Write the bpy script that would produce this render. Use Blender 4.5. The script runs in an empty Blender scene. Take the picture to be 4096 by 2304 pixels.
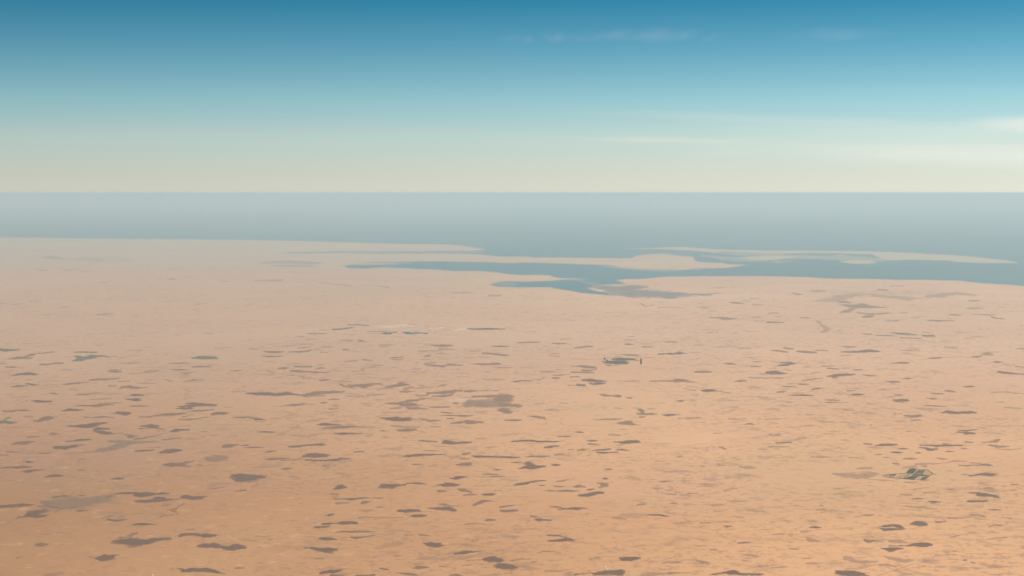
import bpy, math, random
import numpy as np
from mathutils import Vector, geometry

# ------------------------------------------------------------------ camera
S = bpy.context.scene
ALT = 8000.0                      # flying height, metres
FOV = math.radians(35.0)
HORIZON = 771.0                   # row of the level horizon in the 4096 x 2304 photograph
FPX = 2048.0 / math.tan(FOV / 2)
PITCH = math.atan((1152.0 - HORIZON) / FPX)
cam = bpy.data.objects.new('camera', bpy.data.cameras.new('camera'))
S.collection.objects.link(cam)
S.camera = cam
cam.data.angle = FOV
cam.data.clip_start = 1.0
cam.data.clip_end = 6.0e7
cam.location = (0, 0, ALT)
cam.rotation_euler = (math.pi / 2 - PITCH, 0, 0)

# ------------------------------------------------------------------ sky and sun
SUN_EL, SUN_AZ = math.radians(35.0), math.radians(55.0)      # azimuth clockwise from the view direction
W = bpy.data.worlds.new('World')
S.world = W
W.use_nodes = True
wn, wl = W.node_tree.nodes, W.node_tree.links
sky = wn.new('ShaderNodeTexSky')
sky.sky_type = 'NISHITA'
sky.sun_disc = False
sky.sun_elevation = SUN_EL
sky.sun_rotation = SUN_AZ
sky.altitude = 8000
sky.air_density = 1.0
sky.dust_density = 1.0
sky.ozone_density = 1.5
tc = wn.new('ShaderNodeTexCoord')
sep = wn.new('ShaderNodeSeparateXYZ')
wl.new(tc.outputs['Generated'], sep.inputs[0])
mr = wn.new('ShaderNodeMapRange')
mr.inputs['From Min'].default_value = 0.0
mr.inputs['From Max'].default_value = 0.14
wl.new(sep.outputs['Z'], mr.inputs['Value'])
ramp = wn.new('ShaderNodeValToRGB')          # the thin cold air above the dust layer: deeper blue with height
SKY_RAMP = [(0.018, (0.742, 0.564, 0.420)), (0.078, (0.811, 0.595, 0.413)), (0.243, (0.910, 0.738, 0.476)), (0.408, (0.686, 0.766, 0.526)), (0.63, (0.350, 0.623, 0.493)), (0.844, (0.101, 0.476, 0.434)), (1, (0.070, 0.406, 0.406))]
el = ramp.color_ramp.elements
while len(el) < len(SKY_RAMP):
    el.new(0.5)
for e, (p, c) in zip(el, SKY_RAMP):
    e.position = p
    e.color = (*c, 1)
wl.new(mr.outputs['Result'], ramp.inputs['Fac'])
mul = wn.new('ShaderNodeMix')
mul.data_type = 'RGBA'
mul.blend_type = 'MULTIPLY'
mul.clamp_result = False
mul.inputs['Factor'].default_value = 1.0
wl.new(sky.outputs['Color'], mul.inputs[6])
wl.new(ramp.outputs['Color'], mul.inputs[7])
wl.new(mul.outputs[2], wn['Background'].inputs['Color'])
wn['Background'].inputs['Strength'].default_value = 0.115

sun = bpy.data.objects.new('sun', bpy.data.lights.new('sun', 'SUN'))
S.collection.objects.link(sun)
sun.data.energy = 5.0
sun.data.angle = math.radians(0.53)
sun.data.color = (1.0, 0.94, 0.85)
sd = Vector((math.sin(SUN_AZ) * math.cos(SUN_EL), math.cos(SUN_AZ) * math.cos(SUN_EL), math.sin(SUN_EL)))
sun.rotation_euler = sd.to_track_quat('Z', 'Y').to_euler()

S.view_settings.view_transform = 'Standard'
S.view_settings.look = 'None'
S.view_settings.exposure = 0.40
S.view_settings.gamma = 1.0
S.view_settings.use_curve_mapping = False
S.cycles.max_bounces = 6
S.cycles.volume_bounces = 1
S.cycles.use_denoising = True
S.cycles.use_adaptive_sampling = False
S.cycles.pixel_filter_type = 'BLACKMAN_HARRIS'
S.cycles.filter_width = 1.6

# ------------------------------------------------------------------ helpers
LAND_Z = 14.0
CP, SP = math.cos(PITCH), math.sin(PITCH)


def ground(x, y, z=LAND_Z):
    """photograph point -> place on the plain (arrays allowed)"""
    x = np.asarray(x, float)
    y = np.asarray(y, float)
    u, v = (x - 2048) / FPX, (1152 - y) / FPX
    dy, dz = CP + v * SP, -SP + v * CP
    t = (z - ALT) / dz
    return u * t, dy * t


def tag(o, label=None, cat=None, group=None, kind=None):
    if label: o['label'] = label
    if cat: o['category'] = cat
    if group: o['group'] = group
    if kind: o['kind'] = kind
    return o


def mesh_obj(name, verts, faces, mat, parent=None, smooth=True, attr=None):
    me = bpy.data.meshes.new(name)
    me.from_pydata([tuple(map(float, v)) for v in verts], [], faces)
    if smooth:
        me.polygons.foreach_set('use_smooth', [True] * len(me.polygons))
    if attr is not None:
        a = me.attributes.new('cover', 'FLOAT', 'POINT')
        a.data.foreach_set('value', np.asarray(attr, np.float32))
    me.materials.append(mat)
    me.update()
    o = bpy.data.objects.new(name, me)
    S.collection.objects.link(o)
    if parent:
        o.parent = parent
    return o


def empty(name, loc):
    o = bpy.data.objects.new(name, None)
    S.collection.objects.link(o)
    o.location = loc
    o.empty_display_size = 50
    return o


def _hash(ix, iy, seed):
    h = (ix * 374761393 + iy * 668265263 + seed * 974634777) & 0x7fffffff
    h = ((h ^ (h >> 13)) * 1274126177) & 0x7fffffff
    return ((h ^ (h >> 16)) & 0xffff) / 65535.0


def vnoise(x, y, seed=0):
    x = np.asarray(x, float)
    y = np.asarray(y, float)
    ix, iy = np.floor(x).astype(np.int64), np.floor(y).astype(np.int64)
    fx, fy = x - ix, y - iy
    fx, fy = fx * fx * (3 - 2 * fx), fy * fy * (3 - 2 * fy)
    a, b = _hash(ix, iy, seed), _hash(ix + 1, iy, seed)
    c, d = _hash(ix, iy + 1, seed), _hash(ix + 1, iy + 1, seed)
    return ((a * (1 - fx) + b * fx) * (1 - fy) + (c * (1 - fx) + d * fx) * fy) * 2 - 1


def fbm(x, y, seed=0, octv=3):
    s, a, n = 0, 1.0, 0
    for k in range(octv):
        s = s + a * vnoise(x * 2 ** k + 17.3 * k, y * 2 ** k - 9.1 * k, seed + k)
        n += a
        a *= 0.55
    return s / n


# ------------------------------------------------------------------ materials
def new_mat(name):
    m = bpy.data.materials.new(name)
    m.use_nodes = True
    b = m.node_tree.nodes['Principled BSDF']
    b.inputs['Roughness'].default_value = 0.95
    b.inputs['Specular IOR Level'].default_value = 0.1
    return m, m.node_tree.nodes, m.node_tree.links, b


def sand_group():
    g = bpy.data.node_groups.new('sand_colour', 'ShaderNodeTree')
    g.interface.new_socket('Color', in_out='OUTPUT', socket_type='NodeSocketColor')
    n, l = g.nodes, g.links
    out = n.new('NodeGroupOutput')
    geo = n.new('ShaderNodeNewGeometry')

    def noise(size, detail=3, rough=0.55, off=(0, 0, 0), dist=0.0):
        mp = n.new('ShaderNodeMapping')
        mp.inputs['Location'].default_value = off
        mp.inputs['Scale'].default_value = (1 / size, 1 / size, 0)
        l.new(geo.outputs['Position'], mp.inputs['Vector'])
        t = n.new('ShaderNodeTexNoise')
        t.inputs['Scale'].default_value = 1.0
        t.inputs['Detail'].default_value = detail
        t.inputs['Roughness'].default_value = rough
        t.inputs['Distortion'].default_value = dist
        l.new(mp.outputs[0], t.inputs['Vector'])
        return t.outputs['Fac']

    def rng(sock, a, b, lo=0.0, hi=1.0, smooth=True):
        m = n.new('ShaderNodeMapRange')
        m.interpolation_type = 'SMOOTHSTEP' if smooth else 'LINEAR'
        for k, v in (('From Min', a), ('From Max', b), ('To Min', lo), ('To Max', hi)):
            m.inputs[k].default_value = v
        l.new(sock, m.inputs['Value'])
        return m.outputs['Result']

    def mix(fac, a, b, mode='MIX'):
        m = n.new('ShaderNodeMix')
        m.data_type = 'RGBA'
        m.blend_type = mode
        for s, v in ((m.inputs[0], fac), (m.inputs[6], a), (m.inputs[7], b)):
            if isinstance(v, (int, float)):
                s.default_value = v
            elif isinstance(v, tuple):
                s.default_value = (*v, 1)
            else:
                l.new(v, s)
        return m.outputs[2]

    def math_(op, a, b):
        m = n.new('ShaderNodeMath')
        m.operation = op
        for s, v in zip(m.inputs, (a, b)):
            if isinstance(v, (int, float)):
                s.default_value = v
            else:
                l.new(v, s)
        return m.outputs[0]

    col = mix(rng(noise(21000, 2, 0.5, (3.2, 1.7, 0)), 0.36, 0.66), SAND_RED, SAND_PALE)
    col = mix(rng(noise(6500, 4, 0.6, (8.2, 4.1, 0)), 0.42, 0.72, 0, 0.45), col, SAND_YELLOW)
    col = mix(rng(noise(12500, 3, 0.55, (6.6, 2.9, 0)), 0.50, 0.68, 0, 0.55), col, SAND_OLIVE)
    col = mix(rng(noise(15500, 3, 0.55, (1.9, 8.3, 0)), 0.52, 0.70, 0, 0.6), col, SAND_PINK)
    # light falloff painted into the sand: darker to the left, brighter right
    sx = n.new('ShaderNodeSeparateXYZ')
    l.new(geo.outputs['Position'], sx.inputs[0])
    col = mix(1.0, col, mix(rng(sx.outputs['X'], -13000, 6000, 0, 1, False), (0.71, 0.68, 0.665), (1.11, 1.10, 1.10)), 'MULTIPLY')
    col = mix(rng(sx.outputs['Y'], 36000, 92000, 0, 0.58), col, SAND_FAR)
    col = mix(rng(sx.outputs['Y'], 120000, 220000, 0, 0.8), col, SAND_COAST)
    # low ridges of gravel and thin dark washes
    patchy = rng(noise(9000, 3, 0.6, (1.1, 7.7, 0)), 0.34, 0.58)
    spk = rng(noise(900, 5, 0.65, (5.5, 2.2, 0), 0.4), 0.53, 0.66, 0, 0.75)
    col = mix(math_('MULTIPLY', spk, patchy), col, SAND_DARK)
    spk2 = rng(noise(300, 4, 0.7, (0.4, 6.1, 0)), 0.50, 0.66, 0, 0.62)
    col = mix(math_('MULTIPLY', spk2, rng(patchy, 0, 1, 0.35, 1)), col, SAND_DARK)
    lite = rng(noise(520, 4, 0.6, (9.4, 3.3, 0)), 0.56, 0.72, 0, 0.40)
    col = mix(lite, col, SAND_LIGHT)
    r = math_('ABSOLUTE', math_('SUBTRACT', noise(5200, 5, 0.55, (2.7, 0.6, 0), 0.6), 0.5), 0)
    wash = rng(r, 0.0, 0.010, 0.42, 0.0)
    col = mix(math_('MULTIPLY', wash, rng(noise(7000, 2, 0.5, (4.4, 9.2, 0)), 0.48, 0.62)), col, SAND_DARK)
    l.new(col, out.inputs['Color'])
    return g


SAND_RED = (0.525, 0.262, 0.120)
SAND_PALE = (0.625, 0.335, 0.166)
SAND_YELLOW = (0.60, 0.335, 0.150)
SAND_DARK = (0.31, 0.172, 0.10)
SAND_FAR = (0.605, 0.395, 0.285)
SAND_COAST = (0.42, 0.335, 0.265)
SAND_OLIVE = (0.50, 0.30, 0.155)
SAND_PINK = (0.60, 0.30, 0.175)
SAND_LIGHT = (0.65, 0.385, 0.20)
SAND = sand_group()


def sand_node(nodes):
    g = nodes.new('ShaderNodeGroup')
    g.node_tree = SAND
    return g


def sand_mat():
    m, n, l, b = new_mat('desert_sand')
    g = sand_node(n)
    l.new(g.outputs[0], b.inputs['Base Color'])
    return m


def cover_mat(name, dark, dark2, grain=160.0, spread=0.55):
    """plants over sand: the mesh's cover value thins out at the margins"""
    m, n, l, b = new_mat(name)
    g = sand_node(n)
    at = n.new('ShaderNodeAttribute')
    at.attribute_name = 'cover'
    geo = n.new('ShaderNodeNewGeometry')

    def noise(size, det):
        mp = n.new('ShaderNodeMapping')
        mp.inputs['Scale'].default_value = (1 / size, 1 / size, 0)
        l.new(geo.outputs['Position'], mp.inputs['Vector'])
        t = n.new('ShaderNodeTexNoise')
        t.inputs['Scale'].default_value = 1.0
        t.inputs['Detail'].default_value = det
        t.inputs['Roughness'].default_value = 0.6
        l.new(mp.outputs[0], t.inputs['Vector'])
        return t.outputs['Fac']
    a = n.new('ShaderNodeMath')
    a.operation = 'MULTIPLY_ADD'
    a.inputs[1].default_value = spread
    l.new(noise(grain, 4), a.inputs[0])
    s = n.new('ShaderNodeMath')
    s.operation = 'SUBTRACT'
    l.new(at.outputs['Fac'], s.inputs[0])
    s.inputs[1].default_value = spread * 0.5
    l.new(s.outputs[0], a.inputs[2])
    a.use_clamp = True
    mx = n.new('ShaderNodeMix')
    mx.data_type = 'RGBA'
    mx.inputs[6].default_value = (*dark, 1)
    mx.inputs[7].default_value = (*dark2, 1)
    l.new(noise(900, 3), mx.inputs[0])
    m2 = n.new('ShaderNodeMix')
    m2.data_type = 'RGBA'
    l.new(a.outputs[0], m2.inputs[0])
    l.new(g.outputs[0], m2.inputs[6])
    l.new(mx.outputs[2], m2.inputs[7])
    l.new(m2.outputs[2], b.inputs['Base Color'])
    return m


def plain_mat(name, col, col2=None, size=60.0, rough=0.9):
    m, n, l, b = new_mat(name)
    b.inputs['Roughness'].default_value = rough
    geo = n.new('ShaderNodeNewGeometry')
    mp = n.new('ShaderNodeMapping')
    mp.inputs['Scale'].default_value = (1 / size,) * 3
    l.new(geo.outputs['Position'], mp.inputs['Vector'])
    t = n.new('ShaderNodeTexNoise')
    t.inputs['Scale'].default_value = 1
    t.inputs['Detail'].default_value = 3
    l.new(mp.outputs[0], t.inputs['Vector'])
    mx = n.new('ShaderNodeMix')
    mx.data_type = 'RGBA'
    c2 = col2 or tuple(c * 0.82 for c in col)
    mx.inputs[6].default_value = (*col, 1)
    mx.inputs[7].default_value = (*c2, 1)
    l.new(t.outputs['Fac'], mx.inputs[0])
    l.new(mx.outputs[2], b.inputs['Base Color'])
    return m


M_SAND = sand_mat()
M_SCRUB = cover_mat('dry_scrub', (0.132, 0.073, 0.049), (0.178, 0.100, 0.068))
M_GREY = cover_mat('grey_silt_scrub', (0.178, 0.114, 0.075), (0.235, 0.148, 0.096), 420)
M_GREEN = cover_mat('green_scrub', (0.095, 0.098, 0.066), (0.125, 0.105, 0.075))
M_RED = cover_mat('reddish_wash_soil', (0.25, 0.128, 0.085), (0.28, 0.15, 0.10), 220)
M_TIDAL = cover_mat('wet_tidal_mud', (0.10, 0.125, 0.15), (0.16, 0.15, 0.16), 900, 0.4)
M_COAST = plain_mat('pale_beach_sand', (0.36, 0.31, 0.24), (0.44, 0.36, 0.27), 2500)
M_CROP = plain_mat('irrigated_crop', (0.040, 0.048, 0.022), (0.065, 0.064, 0.033), 120)
M_CROP2 = plain_mat('thin_crop', (0.075, 0.070, 0.038), (0.11, 0.095, 0.054), 120)
M_CROP3 = plain_mat('fallow_plot', (0.40, 0.245, 0.135), (0.45, 0.27, 0.15), 90)
M_TREES = plain_mat('windbreak_foliage', (0.040, 0.040, 0.025), (0.07, 0.06, 0.038), 60)
M_TRACK = plain_mat('bulldozed_track', (0.60, 0.42, 0.275), (0.55, 0.37, 0.235), 150)
M_DTRACK = plain_mat('stony_dark_track', (0.30, 0.195, 0.135), (0.36, 0.23, 0.155), 150)
M_WHITE = plain_mat('white_painted_wall', (0.82, 0.77, 0.66), (0.74, 0.68, 0.57), 30, 0.7)
M_ROOF = plain_mat('pale_roof_sheet', (0.85, 0.80, 0.66), (0.78, 0.72, 0.6), 30, 0.5)
M_BLUE = plain_mat('dark_blue_roof_sheet', (0.035, 0.035, 0.055), (0.05, 0.05, 0.07), 30, 0.5)
M_SPOIL = plain_mat('pale_spoil', (0.72, 0.54, 0.38), (0.66, 0.48, 0.33), 40)
M_POND = plain_mat('pond_water', (0.045, 0.055, 0.06), (0.04, 0.05, 0.052), 300, 0.25)

SEA_A, SEA_B = (0.006, 0.122, 0.180), (0.016, 0.165, 0.210)


def sea_mat(name, shoal=False):
    """open water; over a shoal the mesh's cover value lets the pale bottom show through"""
    m, n, l, b = new_mat(name)
    n.remove(b)
    geo = n.new('ShaderNodeNewGeometry')
    mp = n.new('ShaderNodeMapping')
    mp.inputs['Scale'].default_value = (1 / 38000, 1 / 60000, 0)
    l.new(geo.outputs['Position'], mp.inputs['Vector'])
    t = n.new('ShaderNodeTexNoise')
    t.inputs['Scale'].default_value = 1
    t.inputs['Detail'].default_value = 4
    l.new(mp.outputs[0], t.inputs['Vector'])
    mx = n.new('ShaderNodeMix')
    mx.data_type = 'RGBA'
    mx.inputs[6].default_value = (*SEA_A, 1)
    mx.inputs[7].default_value = (*SEA_B, 1)
    l.new(t.outputs['Fac'], mx.inputs[0])
    col = mx.outputs[2]
    if shoal:
        at = n.new('ShaderNodeAttribute')
        at.attribute_name = 'cover'
        m2 = n.new('ShaderNodeMix')
        m2.data_type = 'RGBA'
        l.new(at.outputs['Fac'], m2.inputs[0])
        l.new(col, m2.inputs[6])
        m2.inputs[7].default_value = (0.36, 0.31, 0.25, 1)
        col = m2.outputs[2]
    d = n.new('ShaderNodeBsdfDiffuse')
    l.new(col, d.inputs['Color'])
    g = n.new('ShaderNodeBsdfGlossy')
    g.inputs['Roughness'].default_value = 0.5
    g.inputs['Color'].default_value = (0.85, 0.9, 0.95, 1)
    ms = n.new('ShaderNodeMixShader')
    ms.inputs[0].default_value = 0.10
    l.new(d.outputs[0], ms.inputs[1])
    l.new(g.outputs[0], ms.inputs[2])
    l.new(ms.outputs[0], n['Material Output'].inputs['Surface'])
    return m


sea_m = sea_mat('sea_water')
M_SHOAL = sea_mat('shoal_water', True)

# ------------------------------------------------------------------ the setting: sea and land
T = 1024 / 2576.0                       # scale of the survey tiles
TILE = {}
for c in range(4):
    TILE['A%d' % c] = (1024 * c, 1800)
    TILE['B%d' % c] = (1024 * c, 1350)
    TILE['C%d' % c] = (1024 * c, 900)


def tp(tile, pts):
    ox, oy = TILE[tile]
    return [(ox + x * T, oy + y * T) for x, y in pts]


def nums(s):
    return [tuple(float(v) for v in p.split(',')) for p in s.split()]


SEA_R = 1.2e7
rings = [0.0] + list(np.geomspace(20000, SEA_R, 34))
NA = 96
sv, sf = [(0, 0, 0)], []
for r in rings[1:]:
    for k in range(NA):
        a = 2 * math.pi * k / NA
        sv.append((r * math.cos(a), r * math.sin(a), 0))
for k in range(NA):
    sf.append((0, 1 + k, 1 + (k + 1) % NA))
for i in range(len(rings) - 2):
    b0, b1 = 1 + i * NA, 1 + (i + 1) * NA
    for k in range(NA):
        k2 = (k + 1) % NA
        sf.append((b0 + k, b1 + k, b1 + k2, b0 + k2))
tag(mesh_obj('sea', sv, sf, sea_m, smooth=False), 'calm hazy blue-grey sea reaching the horizon', kind='structure')


def ragged(pts, step, ax, ay, seed, closed=True):
    """resample a photograph outline and make it uneven"""
    out = []
    n = len(pts)
    for i in range(n if closed else n - 1):
        a, b = np.array(pts[i], float), np.array(pts[(i + 1) % n], float)
        L = np.hypot(*(b - a))
        m = max(1, int(L / step))
        for k in range(m):
            p = a + (b - a) * k / m
            out.append((p[0] + ax * fbm(p[0] * 0.05, p[1] * 0.2, seed), p[1] + ay * fbm(p[0] * 0.022 + 40, p[1] * 0.1, seed + 7, 4)))
    if not closed:
        out.append(pts[-1])
    return out


def land_sheet(name, poly, mat, z, skirt=20.0, inner=None, kind='structure', label=None):
    """flat sheet from a ground outline, triangulated, with a skirt down below the water"""
    poly = [Vector(p) for p in poly]
    pts = list(poly)
    edges = [(i, (i + 1) % len(poly)) for i in range(len(poly))]
    if inner:
        pts += [Vector(p) for p in inner]
    v2, e2, f2 = geometry.delaunay_2d_cdt(pts, edges, [tuple(range(len(poly)))], 1, 1e-3)[:3]
    verts = [(p.x, p.y, z) for p in v2]
    faces = [tuple(f) for f in f2]
    cnt = {}
    for f in faces:
        for i in range(len(f)):
            e = (f[i], f[(i + 1) % len(f)])
            cnt[tuple(sorted(e))] = cnt.get(tuple(sorted(e)), 0) + 1
    low = {}
    extra = []
    for f in faces:
        for i in range(len(f)):
            a, b = f[i], f[(i + 1) % len(f)]
            if cnt[tuple(sorted((a, b)))] == 1:
                for q in (a, b):
                    if q not in low:
                        low[q] = len(verts)
                        verts.append((verts[q][0], verts[q][1], z - skirt))
                extra.append((b, a, low[a], low[b]))
    o = mesh_obj(name, verts, faces + extra, mat, smooth=False)
    return tag(o, label, kind=kind)


coast = [(-5200, 925), (-2200, 938), (-600, 946)]
coast += tp('C0', nums('0,127 1000,140 2576,154'))
coast += tp('C1', nums('500,164 1000,180 1500,195 1900,197 2100,215 2290,246 2200,256 1900,259 1300,264 1000,264 600,266 330,272 190,280 420,289 900,285 1300,291 1700,288 2000,291 2200,296 2340,306 2420,318 2560,322'))
coast += tp('C2', nums('120,318 200,328 700,332 1200,336 1250,312 1380,296 1560,292 1680,312 1820,322 1825,350 1880,378 2110,385 2170,397 2330,402 2170,426 2110,432 1840,436 1700,451 1500,446 1150,436 960,399 800,395 560,386 300,378 120,375 0,381'))
coast += tp('C1', nums('2300,372 1900,362 1500,365 1100,376 1000,383 1200,386 1420,388 1180,396 960,398 870,406 930,437 1080,442 1300,429 1500,438 1800,449 1980,467 2280,466 2440,481 2540,496'))
coast += tp('C2', nums('0,503 380,506 400,521 500,539 690,542 490,549 400,559 240,564 100,569 0,565'))
coast += tp('C1', nums('2480,566 2400,581 2340,600 2400,619 2560,628'))
coast += tp('C2', nums('400,628 425,642 600,666 700,686 850,696 960,709 1050,714 1090,690 900,672 780,645 850,612 1000,600 1160,592 1060,556 1140,546 1340,543 1500,526 1700,520 1900,517 2200,517 2560,518'))
coast += tp('C3', nums('300,524 640,540 1000,545 1300,553 1600,555 1900,562 2200,590 2400,602 2576,618'))
coast += [(4400, 1178), (5200, 1240), (6600, 1330)]
cpx = ragged(coast, 7, 3.0, 1.6, 3, closed=False)
cx, cy = ground([p[0] for p in cpx], [p[1] for p in cpx])
outline = list(zip(cx, cy)) + [(260000, -60000), (120000, -220000), (-420000, -220000), (-620000, 60000)]
inner = []
for r in np.geomspace(3000, 230000, 30):
    for k in range(40):
        a = -1.0 + 2.0 * k / 39 + 0.013 * (int(r) % 3)
        inner.append((r * math.sin(a), r * math.cos(a)))
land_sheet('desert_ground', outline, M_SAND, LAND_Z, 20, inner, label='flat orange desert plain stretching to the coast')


def sea_islet(name, px, label, seed, z=10.0, step=6, ay=1.2):
    q = ragged(px, step, 2.0, ay, seed)
    gx, gy = ground([p[0] for p in q], [p[1] for p in q], z)
    o = land_sheet(name, list(zip(gx, gy)), M_COAST, z, 16, kind=None)
    return tag(o, label, 'island', 'sandy islands off the coast')


isl = tp('C2', nums('1190,238 1500,229 1700,222 1900,234 2070,248 2576,258'))
isl += tp('C3', nums('400,260 800,263 1200,272 1600,290 2000,315 2400,357 2510,380 2200,381 1900,369 1820,356 1650,351 1450,346 1250,355 1150,346 1050,292 900,286 400,280 0,288'))
isl += tp('C2', nums('2300,270 2095,264 2050,276 1850,259 1550,240'))
sea_islet('barrier_island', isl, 'longest sandy island, stretched across the sea on the right', 31)
sea_islet('sand_island', tp('C2', nums('2290,336 2380,316 2576,308')) + tp('C3', nums('180,312 310,318 200,335 60,352')) + tp('C2', nums('2480,353 2380,347')),
          'low sandy island between the long island and the middle spit', 37)
sea_islet('sand_island', tp('C3', nums('710,368 850,352 1020,356 1100,375 1020,390 850,388')), 'small oval sandy island just below the long island', 41)
sea_islet('sand_bar', tp('C3', nums('390,322 440,317 505,323 450,330')), 'tiny sand bar left of the small oval island', 43, 6, 4, 0.5)
sea_islet('sand_bar', tp('C3', nums('640,305 720,301 810,310 720,314')), 'thin sand bar directly above the small oval island', 47, 6, 4, 0.5)

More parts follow.
